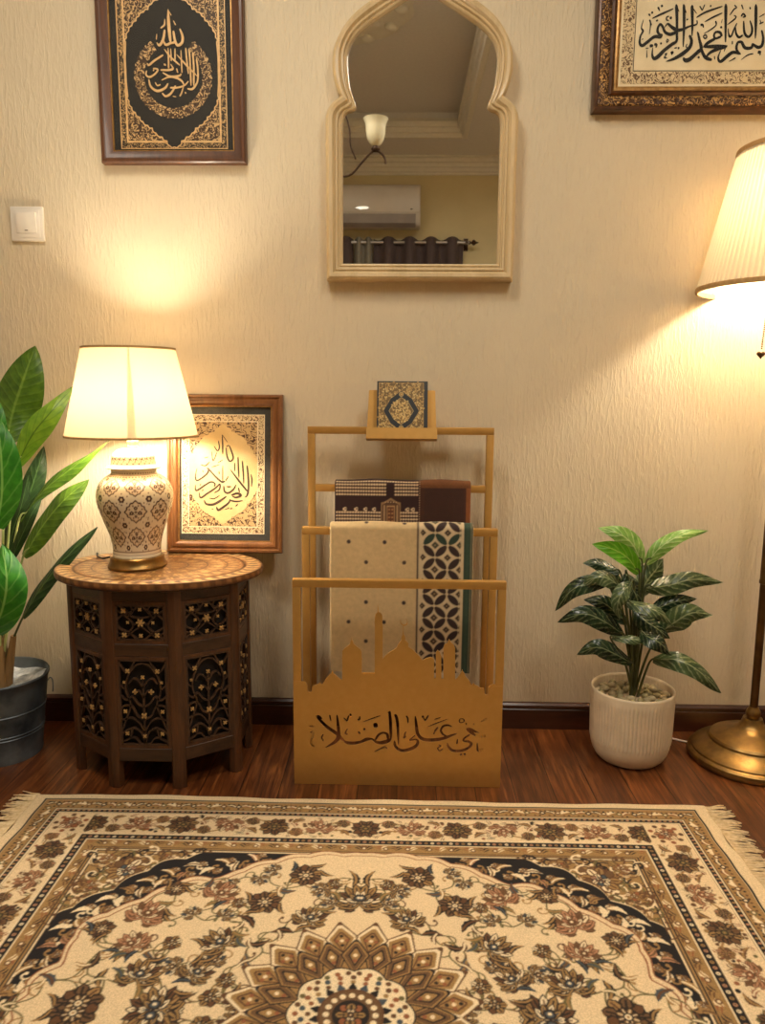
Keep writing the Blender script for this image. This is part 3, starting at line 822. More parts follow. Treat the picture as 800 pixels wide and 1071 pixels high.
def px_strokes(strokes, ox, oy, sc, Y, fr_inv, k=1.0):
    """brush strokes noted in photo coordinates (crop offset ox, oy and magnification sc) to plane coordinates (u, v, width)"""
    out = []
    for st in strokes:
        q = []
        for (X, Yp, w) in st:
            p = P(ox+X/sc, oy+Yp/sc, Y); r = P(ox+X/sc+1, oy+Yp/sc, Y)
            u, v = fr_inv(p)
            q.append((u, v, w/sc*(r[0]-p[0])*k))
        out.append(q)
    return out
def leaf_mesh(spine, hw, facing=(0, -1, 0.25), n=16, fold=0.25, wave=0.12, peak=0.42, seed=0, twist=0.0, base=0.12):
    """blade with midrib fold and wavy margin; spine is 3-D, hw the largest half width"""
    r = random.Random(seed)
    q = cr(spine, max(4, n//(len(spine)-1)))
    m = len(q); mb = MB(); na = 8
    F = np.array(facing, float); F /= np.linalg.norm(F)
    uv = []; vs = []
    ph = r.uniform(0, 6)
    for i, p in enumerate(q):
        t = q[min(i+1, m-1)]-q[max(i-1, 0)]; t = t/np.linalg.norm(t)
        s = np.cross(t, F); s /= (np.linalg.norm(s)+1e-9); nn = np.cross(s, t)
        k = i/(m-1)
        tw = twist*k
        s2 = s*math.cos(tw)+nn*math.sin(tw); n2 = -s*math.sin(tw)+nn*math.cos(tw)
        # ovate outline with a drawn-out tip
        if k < peak: w = base+(1-base)*math.sin(PI/2*k/peak)**0.75
        else: w = max(0.0, math.cos(PI/2*(k-peak)/(1-peak)))**0.85
        w *= hw
        for j in range(na+1):
            a = 2*j/na-1
            h = -fold*w*abs(a)**1.3*1.0+wave*hw*math.sin(k*9+ph+a*1.2)*abs(a)**1.5
            vs.append(p+s2*(a*w)-n2*(-h)); uv.append((j/na, k))
    W = na+1
    mb.add(vs, [(i*W+j, i*W+j+1, (i+1)*W+j+1, (i+1)*W+j) for i in range(m-1) for j in range(na)])
    mb.uv = uv
    return mb

# ================================================================= THE ROOM
XL, XR, YB, ZC, ZT = -1.75, 1.65, -3.4, 2.455, 2.60
def wallbox(name, a, m):
    mb = MB(); mb.box(*a); return struct(name, mb, m, smooth=0)
wallbox('floor', (XL-.1, XR+.1, YB-.1, 0.1, -0.1, 0.0), M['floor'])
wallbox('wall_back', (XL-.1, XR+.1, 0.0, 0.1, 0.0, 2.8), M['wall'])
wallbox('wall_front', (XL-.1, XR+.1, YB-.1, YB, 0.0, 2.8), M['wall_far'])
wallbox('wall_left', (XL-.1, XL, YB, 0.0, 0.0, 2.8), M['wall'])
wallbox('wall_right', (XR, XR+.1, YB, 0.0, 0.0, 2.8), M['wall'])
# dropped border of the ceiling with its tray opening
TX0, TX1, TY0, TY1 = -1.045, 0.385, -2.97, -0.40
mb = MB()
mb.box(XL, XR, YB, TY0, ZC, 2.8); mb.box(XL, XR, TY1, 0, ZC, 2.8)
mb.box(XL, TX0, TY0, TY1, ZC, 2.8); mb.box(TX1, XR, TY0, TY1, ZC, 2.8)
mb.box(TX0, TX1, TY0, TY1, ZT, 2.8)
struct('ceiling', mb, M['ceil'], smooth=0)
def cornice(name, x0, x1, y0, y1, prof, inward):
    """moulded strip following a rectangle; prof = (offset from the face, z)"""
    mb = MB()
    loops = []
    for t, z in prof:
        t = t*inward
        loops.append([(x0+t, y0+t, z), (x1-t, y0+t, z), (x1-t, y1-t, z), (x0+t, y1-t, z)])
    mb.loft(loops); return struct(name, mb, M['cornice'], smooth=20)
cornice('trim_1', XL, XR, YB, 0, [(0, 2.352), (.012, 2.352), (.012, 2.366), (.022, 2.37), (.03, 2.392), (.04, 2.396), (.046, 2.416), (.062, 2.422), (.072, 2.44), (.09, 2.444), (.09, 2.4552), (0, 2.4552)], 1)
cornice('trim_2', TX0, TX1, TY0, TY1, [(0, 2.4545), (.006, 2.448), (.03, 2.448), (.034, 2.47), (.046, 2.474), (.05, 2.498), (.062, 2.502), (.066, 2.53), (.012, 2.54), (.012, 2.565), (0, 2.565)], 1)
# skirting: plain board, groove and rounded cap
def skirting(name, p0, p1, nrm):
    mb = MB(); p0 = np.array(p0); p1 = np.array(p1); nrm = np.array(nrm)
    prof = [(0, 0), (.014, 0), (.014, .056), (.0125, .058), (.0125, .060), (.015, .062), (.0145, .069), (.010, .074), (0, .0745)]
    mb.loft([[p+nrm*d+np.array((0, 0, z)) for d, z in prof] for p in (p0, p1)], closed=True)
    return struct(name, mb, M['skirt'], smooth=25)
skirting('baseboard_back', (XL, 0, 0), (XR, 0, 0), (0, -1, 0))
skirting('baseboard_front', (XL, YB, 0), (XR, YB, 0), (0, 1, 0))
skirting('baseboard_left', (XL, YB, 0), (XL, 0, 0), (1, 0, 0))
skirting('baseboard_right', (XR, YB, 0), (XR, 0, 0), (-1, 0, 0))
# plaster rose on the ceiling
mb = MB(); CX, CY = -0.34, -1.66
rose = [(0.0005, 0), (0.06, 0), (0.075, -.014), (0.1, -.020), (0.12, -.008), (0.17, -.014), (0.2, -.026), (0.225, -.016), (0.24, -.008), (0.27, -.018), (0.29, -.014), (0.305, 0)]
mb.lathe([(r*1.22, z) for r, z in rose], 96, (CX, CY, ZT-0.001), mod=lambda a, z: 0.05*abs(math.sin(a*6)))
for i in range(12):
    a = 2*PI*i/12
    for rr_, w in ((0.104, .026), (0.177, .036), (0.25, .032), (.325, .034)):
        mb.ball((CX+rr_*math.cos(a), CY+rr_*math.sin(a), ZT-0.014), w, 10, (1, 1, .6))
struct('trim_3', mb, M['cornice'], smooth=50)

# ================================================================= RUG
build_rug()

# ================================================================= LIGHT SWITCH
fr = WALLF(0)
root = thing('light_switch', (-0.963, 0, 1.345), 'white square rocker light switch on the left of the wall', 'light switch')
mb = MB(); mb.box(-1.006, -0.921, 1.303, 1.388, 0.0, 0.009, fr)
mb.build('plate', M['white'], root, bevel=.0025)
mb = MB(); mb.box(-0.997, -0.930, 1.312, 1.379, 0.0088, 0.0105, fr); mb.build('surround', M['white'], root, bevel=.001)
mb = MB()
mb.loft([[fr(-0.990, 1.322, d0), fr(-0.938, 1.322, d0), fr(-0.938, 1.372, d1), fr(-0.990, 1.372, d1)] for d0, d1 in ((.009, .009), (.0125, .0185))], endcaps=True)
rk = mb.build('rocker', M['white'], root, bevel=.001)
mb = MB(); mb.box(-.968, -.960, 1.3275, 1.3295, .0128, .0140, fr); mb.build('indicator_mark', M['ink_brown'], rk)

# ================================================================= PICTURE FRAMES
def lobes(q, amp):
    """each span of the outline swells outward, away from the origin"""
    out = []
    for i in range(len(q)-1):
        (a, b), (c, d) = q[i], q[i+1]
        L = math.hypot(c-a, d-b); nx, ny = (d-b)/L, -(c-a)/L
        if nx*(a+c)+ny*(b+d) < 0: nx, ny = -nx, -ny
        for k in range(5):
            t = k/5; h = amp*min(1, L/.012)*math.sin(PI*t)
            out.append((a+(c-a)*t+nx*h, b+(d-b)*t+ny*h))
    return out+[q[-1]]
def scallop_left(R, pts_px, ox, oy, sc, Y):
    return [(P(ox+a/sc, oy+b/sc, Y)[0], P(ox+a/sc, oy+b/sc, Y)[2]) for a, b in pts_px]
# --- dark calligraphy panel, upper left (on the wall)
YF = -0.024
fr = WALLF(YF); inv = lambda p: (p[0], p[2])
root = thing('framed_calligraphy', (-0.577, 0, 1.487), 'brown framed black panel with gold circular calligraphy, high on the wall above the lamp', 'framed calligraphy')
x0, x1 = -0.757, -0.394; z0 = 1.489; zc = P(179, 71, YF)[2]; z1 = 2*zc-z0
mb = MB(); moulding(mb, fr, x0, x1, z0, z1, [(0, -0.0235), (0, 0.0), (.003, .003), (.009, .004), (.013, .001), (.026, -.002), (.029, -.004), (.029, -.0235)])
mb.build('frame', M['frame_dark'], root)
mb = MB(); band(mb, fr, x0+.029, x1-.029, z0+.029, z1-.029, .003, -.012, -.0055); mb.build('inner_lip', M['gilt'], root)
bx0, bx1, bz0, bz1 = x0+.031, x1-.031, z0+.031, z1-.031
mb = MB(); mb.box(bx0, bx1, bz0, bz1, -.018, -.0105, fr); part_label(mb.build('mount_board', M['board_dark'], root), 'black mount board')
ax0, ax1, az0, az1 = P(127.6, 100, YF)[0], P(237.5, 120, YF)[0], P(180, 154.6, YF)[2], 0
ax0, ax1 = -0.709, -0.440
az1 = 2*zc-az0
art = None
mb = MB(); mb.box(ax0, ax1, az0, az1, -.0106, -.0100, fr); art = mb.build('artwork', M['arab_fine'], root)
mb = MB()
for t, w in ((0, .0022), (.0150, .0045)): band(mb, fr, ax0+t, ax1-t, az0+t, az1-t, w, -.0102, -.0092)
mb.build('gold_rule', M['goldline'], art)
mb = MB(); mb.box(ax0+.0195, ax1-.0195, az0+.0195, az1-.0195, -.0100, -.0096, fr); mb.build('corner_scrollwork', M['arab_gold'], art)
mc = (ax0+ax1)/2
half = [(0, 583), (18, 580), (30, 560), (50, 545), (75, 530), (90, 510), (108, 500), (128, 485), (140, 468), (158, 450), (172, 430), (182, 405), (186, 385), (190, 335), (190, 285)]
s_ = (ax1-ax0-.039)/2/190
quart = lobes([(u*s_, (v-285)*s_) for u, v in half[:-2]], .0032)+[(u*s_, (v-285)*s_) for u, v in half[-2:]]
oval = [(mc-u, zc-v) for u, v in quart]+[(mc-u, zc+v) for u, v in quart[::-1][1:]]+[(mc+u, zc+v) for u, v in quart[1:]]+[(mc+u, zc-v) for u, v in quart[::-1][1:-1]]
mb = MB(); mb.prism(oval, fr, -.0097, -.0091); part_label(mb.build('field', M['board_dark'], art), 'plain black scalloped field')
mb = MB(); mb.stroke([(a, b, .0028) for a, b in oval+[oval[0]]], fr, -.0094, -.0084, n=2); mb.build('field_outline', M['goldline'], art)
rc = P(80+400/4, 315/4, YF); kx = (P(180, 79, YF)[0]-P(140, 79, YF)[0])/160
ri, ro = 122*kx, 163*kx
a0, a1 = math.radians(122), math.radians(418)
ring = [(rc[0]+ro*(1+.02*math.sin(i*2.4))*math.cos(a0+(a1-a0)*i/80), rc[2]+ro*(1+.02*math.sin(i*2.4))*math.sin(a0+(a1-a0)*i/80)) for i in range(81)]
ring += [(rc[0]+ri*math.cos(a0+(a1-a0)*i/80), rc[2]+ri*math.sin(a0+(a1-a0)*i/80)) for i in range(80, -1, -1)]
mb = MB(); mb.prism(ring, fr, -.0092, -.0086); mb.build('scroll_wreath', M['arab_gold'], art)
L1 = [[(320,90,8),(325,200,26),(335,320,26),(345,400,16)], [(215,400,8),(240,425,20),(275,370,22),(290,280,18)], [(275,380,14),(300,420,20),(345,405,20)],
 [(370,290,18),(385,380,20),(410,425,22),(450,400,22),(455,340,20),(430,270,14)], [(345,405,18),(372,400,18),(385,385,16)], [(250,265,10),(285,235,14),(290,180,6)], [(370,195,8),(390,235,12)], [(320,95,6),(350,145,8)], [(215,320,6),(210,370,8)],
 [(125,590,8),(140,610,14),(190,570,16),(275,515,14)], [(285,460,8),(340,530,14),(430,610,14)], [(400,510,8),(500,620,16),(590,710,10)], [(320,450,10),(325,560,14),(325,640,14)], [(345,455,8),(350,570,12)], [(385,455,12),(385,560,12)], [(440,470,8),(450,680,14)],
 [(485,450,14),(495,560,14),(510,690,12)], [(515,460,14),(525,560,14),(535,800,14)], [(550,490,14),(560,620,16),(560,800,14)], [(585,550,14),(598,650,16),(595,760,14),(550,830,18),(500,830,10)],
 [(120,660,10),(115,700,14),(150,720,16),(200,690,14),(225,650,14),(180,640,12)], [(250,655,14),(330,655,16),(365,640,16),(345,600,8)], [(270,680,10),(340,715,16),(420,710,16),(445,690,10)], [(260,750,8),(330,720,14),(400,730,16),(450,760,16),(470,800,10)],
 [(140,740,10),(160,810,18),(220,850,20),(290,825,18),(320,780,12)], [(200,770,10),(220,800,10),(250,790,10)], [(265,870,12),(300,900,18),(350,870,16),(390,800,14)], [(340,820,14),(400,820,14),(470,800,12),(510,760,10)], [(430,900,12),(450,860,12),(465,800,8)],
 [(180,462,14),(205,462,14)], [(280,600,14),(300,610,14)], [(400,640,10),(410,680,12)], [(480,860,12),(485,875,12)], [(150,520,6),(140,560,8)], [(365,900,8),(395,905,8)], [(180,655,12),(190,660,14)]]
mb = MB()
for i, q in enumerate(px_strokes(L1, 140, 0, 8.925, YF+.009, inv, 1.05)): mb.stroke(q, WALLF(YF), -.0091, -.0070-i*1e-5)
mb.build('lettering', M['goldline'], art, smooth=0)
mb = MB(); mb.box(x0+.030, x1-.030, z0+.030, z1-.030, -.0062, -.0050, fr); mb.build('glass', M['pane_dull'], root, smooth=0)

# --- bismillah panel, upper right (on the wall)
YF = -0.034
fr = WALLF(YF)
root = thing('framed_calligraphy', (0.76, 0, 1.62), 'ornate gilt frame with black calligraphy on cream, at the top right above the floor lamp', 'framed calligraphy')
x0 = P(621.5, 100, YF)[0]; z0 = P(700, 115, YF)[2]; x1 = x0+0.615; z1 = z0+0.425
def inset_px(d): return d*0.00236
mb = MB(); moulding(mb, fr, x0, x1, z0, z1, [(0, -.0335), (0, -.006), (.003, -.001), (.0075, 0), (.0105, -.003)]); mb.build('frame', M['bronze_wood'], root)
mb = MB(); moulding(mb, fr, x0, x1, z0, z1, [(.0105, -.02), (.0105, -.003), (.014, -.0005), (.026, -.004), (.035, -.009), (.0355, -.02)]); mb.build('ornament_band', M['frame_orn'], root)
mb = MB(); moulding(mb, fr, x0, x1, z0, z1, [(.0355, -.022), (.0355, -.008), (.041, -.004), (.046, -.007), (.0485, -.014), (.0485, -.022)]); mb.build('inner_moulding', M['bronze_wood'], root)
mb = MB(); moulding(mb, fr, x0, x1, z0, z1, [(.0485, -.022), (.0485, -.012), (.053, -.011), (.058, -.016), (.060, -.018), (.060, -.022)]); mb.build('gilt_slip', M['gilt'], root)
mb = MB(); mb.box(x0+.058, x1-.058, z0+.058, z1-.058, -.026, -.0185, fr); art = mb.build('artwork', M['parch'], root)
mb = MB(); band(mb, fr, x0+.066, x1-.066, z0+.066, z1-.066, .027, -.0190, -.0180); mb.build('scroll_border', M['arab_cream'], art)
mb = MB(); band(mb, fr, x0+.0945, x1-.0945, z0+.0945, z1-.0945, .0016, -.0190, -.0178); mb.build('border_rule', M['ink_brown'], art)
B1 = [[(90,235,6),(65,330,12),(85,370,22),(55,430,20),(45,510,28),(75,545,34),(140,500,34),(220,440,34),(290,440,38),(310,405,26)], [(300,430,24),(262,385,28),(262,335,26),(290,290,26),(320,320,26),(350,385,30),(410,410,36),(480,385,34)],
 [(345,325,10),(380,285,20),(430,325,34),(490,360,40),(560,350,30),(640,315,20),(725,290,16),(730,240,10)], [(480,50,10),(485,90,34),(490,200,32),(490,400,28),(485,490,30),(430,530,36),(340,600,40),(270,670,44),(220,700,38),(195,660,24),(200,570,8)], [(485,60,8),(515,140,8)],
 [(568,50,10),(575,95,30),(575,300,30),(565,560,14)], [(575,80,8),(603,155,8)], [(670,60,10),(672,100,34),(675,300,26),(670,430,12)], [(690,110,8),(725,160,6)], [(640,420,26),(665,490,34),(640,570,40),(560,640,44),(460,700,34),(360,735,8)],
 [(735,380,16),(760,480,28),(780,580,36),(720,640,40),(640,710,46),(590,720,44),(565,690,18)], [(195,220,10),(300,170,22),(445,105,14)], [(155,165,26),(170,190,8)], [(185,155,24),(205,145,20)], [(265,85,24),(285,130,8)], [(300,75,26),(322,66,22)],
 [(395,195,12),(368,205,14),(368,238,14),(395,242,10)], [(405,212,26),(430,215,26)], [(240,250,20),(265,240,14)], [(165,235,18),(175,290,14),(160,410,6)], [(170,295,22),(190,290,20)], [(75,465,16),(85,470,10)], [(370,465,12),(390,485,10),(370,505,12),(365,480,10)], [(290,520,22),(310,518,20)],
 [(610,225,18),(618,240,18)], [(165,550,34),(205,545,30)], [(220,530,28),(245,535,26),(240,570,12)], [(115,580,10),(150,575,8)], [(130,600,6),(130,690,16)], [(345,650,14),(370,640,10),(340,690,16),(372,692,8)], [(415,630,22),(440,625,24),(425,655,12)], [(460,575,14),(490,570,12)], [(500,575,24),(520,575,22)],
 [(610,525,10),(600,560,12),(622,572,6)], [(740,685,24),(762,686,22)]]
B2 = [[(285,435,26),(262,388,28),(212,385,26),(190,425,24),(210,460,24),(275,435,26)], [(210,460,30),(120,510,36),(70,560,28)], [(60,560,20),(200,555,42),(350,550,22)], [(345,556,28),(240,585,38),(150,625,32),(105,680,24),(160,720,34)], [(0,390,18),(20,480,24),(40,590,30),(90,690,36),(165,715,30)],
 [(-20,620,16),(0,600,16),(30,580,10)], [(330,45,10),(332,95,36),(330,250,30),(328,505,18)], [(360,340,8),(365,400,14),(378,435,26),(400,425,20),(430,350,18),(465,275,12)], [(445,310,10),(455,400,22),(490,445,26),(535,420,22)], [(545,250,16),(555,390,26),(600,440,28),(640,400,26),(645,330,22),(620,245,12)],
 [(690,50,10),(692,105,34),(690,300,30),(685,460,12)], [(760,360,20),(778,450,26),(765,540,34),(715,565,36),(645,520,22)], [(655,520,24),(635,570,34),(560,570,36),(520,495,30)], [(525,500,32),(475,510,28),(460,590,28),(510,650,12)], [(508,645,22),(420,625,36),(350,670,40),(270,735,34),(240,690,22),(270,600,8)],
 [(-20,210,14),(60,160,20),(130,130,22),(290,75,14)], [(80,260,10),(180,205,20),(290,155,12)], [(70,400,6),(150,355,14),(215,300,14),(210,250,18)], [(350,295,10),(430,235,18),(455,200,12),(430,185,12)], [(380,180,10),(430,110,16),(460,90,12),(435,60,14)],
 [(30,300,30),(55,295,20),(65,330,10)], [(60,440,16),(85,415,16),(105,440,14),(85,460,16),(62,442,12)], [(265,325,24),(288,325,22)], [(20,70,14),(50,125,12)], [(50,125,10),(80,55,14)], [(142,70,20),(160,72,18)], [(515,195,18),(540,165,20),(565,195,18),(535,205,14)], [(520,55,16),(540,112,10)], [(618,85,14),(628,110,16)],
 [(410,490,14),(410,530,14)], [(715,620,36),(752,628,34)], [(515,715,6),(590,660,14),(660,640,14)], [(370,735,6),(450,690,18)], [(730,205,8),(795,165,14)], [(735,285,20),(785,262,12)], [(740,235,8),(755,285,12)], [(325,575,12),(310,615,8)], [(195,670,14),(202,710,10)], [(290,230,6),(278,275,8)], [(750,640,10),(735,660,8)]]
# the photograph cuts the sheet at the right; the last letter's stroke closes here
mb = MB(); i = 0
for S_, ox in ((B1, 665), (B2, 730)):
    for q in px_strokes(S_, ox, 0, 11.43, YF+.018, inv): mb.stroke(q, fr, -.0186, -.0172-i*8e-6); i += 1
mb.build('lettering', M['ink'], art, smooth=0)
mb = MB(); mb.box(x0+.056, x1-.056, z0+.056, z1-.056, -.0160, -.0145, fr); mb.build('glass', M['pane_dull'], root, smooth=0)

# --- cream calligraphy in a teak frame, standing on the side table and leaning on the wall
ZTAB = 0.5005
Yb, Yt = -0.052, -0.030            # back face: foot stands out, top touches the wall
zt_ = P(240, 413.5, -0.035)[2]
Hl = zt_-ZTAB
ang = math.atan2(-0.022+0.0, Hl)
v_ = np.array((0, -Yb-0.002, Hl)); v_ = v_/np.linalg.norm(v_)
n_ = np.array((0, -v_[2], v_[1]))
o_ = np.array((0, Yb, ZTAB+0.0005))+0.020*n_*0
xl, xr = P(174.5, 577, -0.07)[0], P(294.6, 500, -0.06)[0]
fr = frame_of(o_+n_*0.022, (1, 0, 0), v_, n_)     # d = 0 at the front face
def invl(p):
    d = np.array(p)-(o_+n_*0.022); return d[0], float(d@v_)
def PL(x, y):
    """photo position on the leaning picture's front plane"""
    d = F_ + (x-400)/FPX*R_ - (y-535.5)/FPX*U_
    oo = o_+n_*0.010
    t = ((oo-CAM)@n_)/(d@n_); return invl(CAM+t*d)
root = thing('framed_calligraphy', (float((xl+xr)/2), -0.06, ZTAB), 'teak framed cream calligraphy leaning on the wall, standing on the carved table behind the lamp', 'framed calligraphy')
Hf = Hl/ v_[2]
mb = MB(); moulding(mb, fr, xl, xr, 0, Hf, [(0, -.022), (0, -.004), (.003, 0), (.008, .001), (.0105, -.003), (.014, -.003), (.017, 0), (.024, 0), (.030, -.006), (.030, -.022)])
mb.build('frame', M['frame_mid'], root)
mb = MB(); band(mb, fr, xl+.030, xr-.030, .030, Hf-.030, .0025, -.014, -.0065); mb.build('inner_lip', M['gilt'], root)
mb = MB(); mb.box(xl+.028, xr-.028, .028, Hf-.028, -.020, -.0125, fr); part_label(mb.build('mount_board', M['board_grey'], root), 'dark grey mount board')
ux0, uz0 = PL(170+113/5.636, 400+890/5.636); ux1, uz1 = PL(170+603/5.636, 400+190/5.636)
mb = MB(); mb.box(ux0, ux1, uz0, uz1, -.0128, -.0118, fr); art = mb.build('artwork', M['arab_cream'], root)
mb = MB()
for t, w in ((0, .0022), (.0175, .0028)): band(mb, fr, ux0+t, ux1-t, uz0+t, uz1-t, w, -.0122, -.0112)
mb.build('border_rule', M['parch'], art)
mb = MB(); mb.box(ux0+.020, ux1-.020, uz0+.020, uz1-.020, -.0120, -.0114, fr); mb.build('corner_scrollwork', M['arab_pale'], art)
ctr = ((ux0+ux1)/2, (uz0+uz1)/2)
half = [(0, 305), (25, 288), (50, 262), (85, 242), (120, 218), (138, 182), (158, 160), (174, 128), (188, 108), (194, 70), (194, 0)]
s_ = (ux1-ux0-.040)/2/194; sv = (uz1-uz0-.040)/2/322
quart = lobes([(u*s_, -v*sv) for u, v in half[:-1]], .0026)+[(half[-1][0]*s_, -half[-1][1]*sv)]
oval = [(ctr[0]-u, ctr[1]+v) for u, v in quart]+[(ctr[0]-u, ctr[1]-v) for u, v in quart[::-1][1:]]+[(ctr[0]+u, ctr[1]-v) for u, v in quart[1:]]+[(ctr[0]+u, ctr[1]+v) for u, v in quart[::-1][1:-1]]
mb = MB(); mb.prism(oval, fr, -.0116, -.0108); part_label(mb.build('field', M['parch_hot'], art), 'plain cream scalloped field')
L3 = [[(375,45,6),(380,150,16),(380,250,14)], [(378,50,6),(430,125,6)], [(415,180,12),(425,270,18),(455,325,20),(490,290,18),(465,200,14),(445,160,10),(418,172,10)], [(335,110,10),(345,180,14),(325,215,14),(290,165,8)],
 [(265,220,8),(280,320,10),(320,230,8)], [(190,290,8),(230,280,10)], [(150,360,10),(200,370,14),(245,330,8)], [(265,385,10),(345,360,8)], [(330,340,8),(380,310,10)],
 [(110,400,8),(95,480,12),(110,525,18),(160,500,18),(215,455,18),(235,410,18),(215,395,14)], [(235,405,14),(300,480,20),(370,540,22),(405,530,14)], [(380,370,8),(380,540,12)], [(410,530,12),(440,480,10)],
 [(95,570,8),(95,620,16),(120,625,20),(200,570,18),(260,540,18),(300,560,16),(290,590,12)], [(135,650,8),(150,705,20),(220,660,20),(310,600,18),(350,560,14),(345,620,16),(290,655,10)], [(185,730,10),(210,770,22),(280,775,26),(350,740,26),(420,690,16)],
 [(390,580,12),(400,640,20),(440,655,22),(490,620,20),(520,570,10)], [(420,590,16),(470,590,12)], [(460,410,8),(520,490,20),(590,580,22),(640,640,16)], [(505,340,12),(505,430,12)], [(540,280,14),(545,420,18),(550,500,10)], [(585,320,14),(595,450,18),(600,560,10)],
 [(635,370,16),(645,480,20),(650,600,18),(635,680,16),(610,700,8)], [(675,460,10),(685,520,14),(680,590,8)], [(315,800,14),(335,835,24),(390,800,24),(440,760,20),(460,720,14)], [(470,680,18),(530,660,26),(570,680,26),(520,702,20),(480,690,12)], [(545,600,14),(555,650,14)],
 [(450,730,14),(520,745,18),(590,735,10)], [(400,830,6),(450,810,10)], [(515,795,14),(538,772,12)], [(460,822,12),(480,815,12)], [(240,710,10),(290,715,12),(350,680,8)], [(265,825,8),(282,822,10)], [(170,420,10),(178,438,12)], [(340,430,12),(345,460,12)], [(140,580,8),(155,560,10)], [(440,585,14),(445,600,12)], [(180,620,12),(160,635,10)]]
mb = MB()
for i, st in enumerate(L3):
    q = []
    for X, Yp, w in st:
        a = PL(195+X/10, 450+Yp/10); q.append((a[0], a[1], w/10*0.0024*1.0))
    mb.stroke(q, fr, -.0110, -.0098-i*6e-6)
mb.build('lettering', M['ink_brown'], art, smooth=0)
mb = MB(); mb.box(xl+.029, xr-.029, .029, Hf-.029, -.0072, -.0058, fr); mb.build('glass', M['pane'], root, smooth=0)

# ================================================================= ARCHED MIRROR
YM = -0.028
mx = 0.0435
inn = [(358.4,275.4),(358.4,235),(358.4,195),(358.4,160),(358.5,128),(360.2,121),(364,116.8),(369.2,115.2),(372.4,112),(371.6,107.5),(368.8,100),(366,90),(364.3,76),(363.5,62),(365,52),(368.4,43),(375,34),(385,25),(397,16.5),(411,7.5),(424,-1),(432,-6.5),(437.8,-12)]
out = [(341.8,293.2),(341.4,240),(341,195),(340.6,160),(340.4,126),(341.6,118),(345.5,110.5),(351,105),(356,101.2),(354.4,98.5),(351.4,91),(349,82),(347.6,70),(348.2,57),(350.6,46.5),(354.5,37.5),(360,27.5),(367,18.5),(376,10),(389,0.5),(408,-12),(424,-22.5),(437.8,-32)]
def halfloop(pts):
    w = [P(a, b, YM) for a, b in pts]
    return [(p[0]-mx, p[2]) for p in w]
hi, ho = halfloop(inn), halfloop(out)
hi[-1] = (0.0, hi[-1][1]); ho[-1] = (0.0, ho[-1][1])
def full(h): return h+[(-u, v) for u, v in h[::-1][1:]]
fi, fo = full(hi), full(ho)
def dense(loop):
    # straight feet stay straight, curves are refined
    n = len(loop); core = cr([np.array(p) for p in loop[4:n-4]], 3)
    return [np.array(p) for p in loop[:4]]+core+[np.array(p) for p in loop[n-4:]]
fi, fo = dense(fi), dense(fo)
fr = frame_of((mx, YM, 0), (1, 0, 0), (0, 0, 1), (0, -1, 0))
root = thing('arched_mirror', (mx, 0, 1.21), 'keyhole arched wall mirror with a limed wood moulding, between the two framed panels', 'mirror')
mb = MB()
prof = [(0, -.0275), (0, .004), (.06, .010), (.2, .014), (.4, .012), (.5, .006), (.55, .0045), (.60, .008), (.70, .007), (.76, .001), (.8, .0005), (.86, .003), (.94, .001), (1.0, -.006), (1.0, -.0275)]
mb.loft([[fr(*(a*(1-t)+b*t), d) for a, b in zip(fo, fi)] for t, d in prof])
mb.build('frame', M['mframe'], root, smooth=28)
mb = MB(); mb.prism([tuple(p*1.0) for p in fi], fr, -.020, -.0105); mb.build('mirror_glass', M['mirror'], root, smooth=0)

# ================================================================= SIDE TABLE
TCX, TCY = -0.588, -0.212
root = thing('carved_side_table', (TCX, TCY, 0), 'dark carved wooden side table with fretwork panels and inlaid round top, under the table lamp', 'side table')
def top_col(x, y):
    r = math.hypot(x, y); a = math.atan2(y, x)
    base = np.array(K(150, 100, 56)); d = np.array(K(84, 50, 26)); l = np.array(K(206, 168, 110)); br = np.array(K(120, 76, 40))
    def petals(n, r0, r1, ph=0.0):
        k = (r-r0)/(r1-r0)
        if not 0 < k < 1: return False
        return abs(math.sin((a+ph)*n/2)) < 0.75*math.sin(PI*k)**0.8 and abs(math.sin((a+ph)*n/2)) > 0.18
    if r > 0.985: return d*0.8+base*0.2
    if r > 0.84: 
        k = (r-.84)/.145
        leafy = math.sin(a*46+math.sin(k*PI)*2.2)*math.sin(k*PI)
        return l if leafy > 0.15 else (d if leafy < -0.45 else base)
    if r > 0.81: return d
    if r > 0.79: return base
    if petals(36, .66, .79): return l
    if petals(36, .66, .79, PI/36): return br
    if .645 < r < .66: return d
    if petals(24, .48, .64): return l
    if petals(48, .56, .64, .07): return l
    if .46 < r < .475 or .27 < r < .285: return d
    if petals(16, .29, .455): return l
    if petals(12, .06, .26): return l
    if r < .06: return l
    f = math.sin(a*30+r*40)*math.sin(r*90)
    return l if f > .82 else base
RA, RB = 0.250, 0.190
mb = MB(); cols = []
NR, NA = 84, 300
vs = []; 
for j in range(NR+1):
    k = (j/NR)
    for i in range(NA):
        a = 2*PI*i/NA; x, y = k*math.cos(a), k*math.sin(a)
        vs.append((TCX+RA*x, TCY+RB*y, ZTAB-0.0005-(0.0016 if .81 < k < .835 else 0))); cols.append(top_col(x, y))
for (k, z) in ((1.006, -.004), (1.008, -.010), (1.0, -.016), (.97, -.020), (.9, -.021)):
    for i in range(NA):
        a = 2*PI*i/NA
        vs.append((TCX+RA*k*math.cos(a), TCY+RB*k*math.sin(a), ZTAB+z)); 
        cc = np.array(K(150, 100, 54)) if (i//3) % 2 else np.array(K(112, 68, 34)); cols.append(cc if z > -.012 else K(84, 50, 26))
fs = [(j*NA+i, j*NA+(i+1) % NA, (j+1)*NA+(i+1) % NA, (j+1)*NA+i) for j in range(NR+5) for i in range(NA)]
fs.append(tuple((NR+5)*NA+i for i in range(NA)))
mb.add(vs, fs); mb.c = np.array(cols, np.float32)
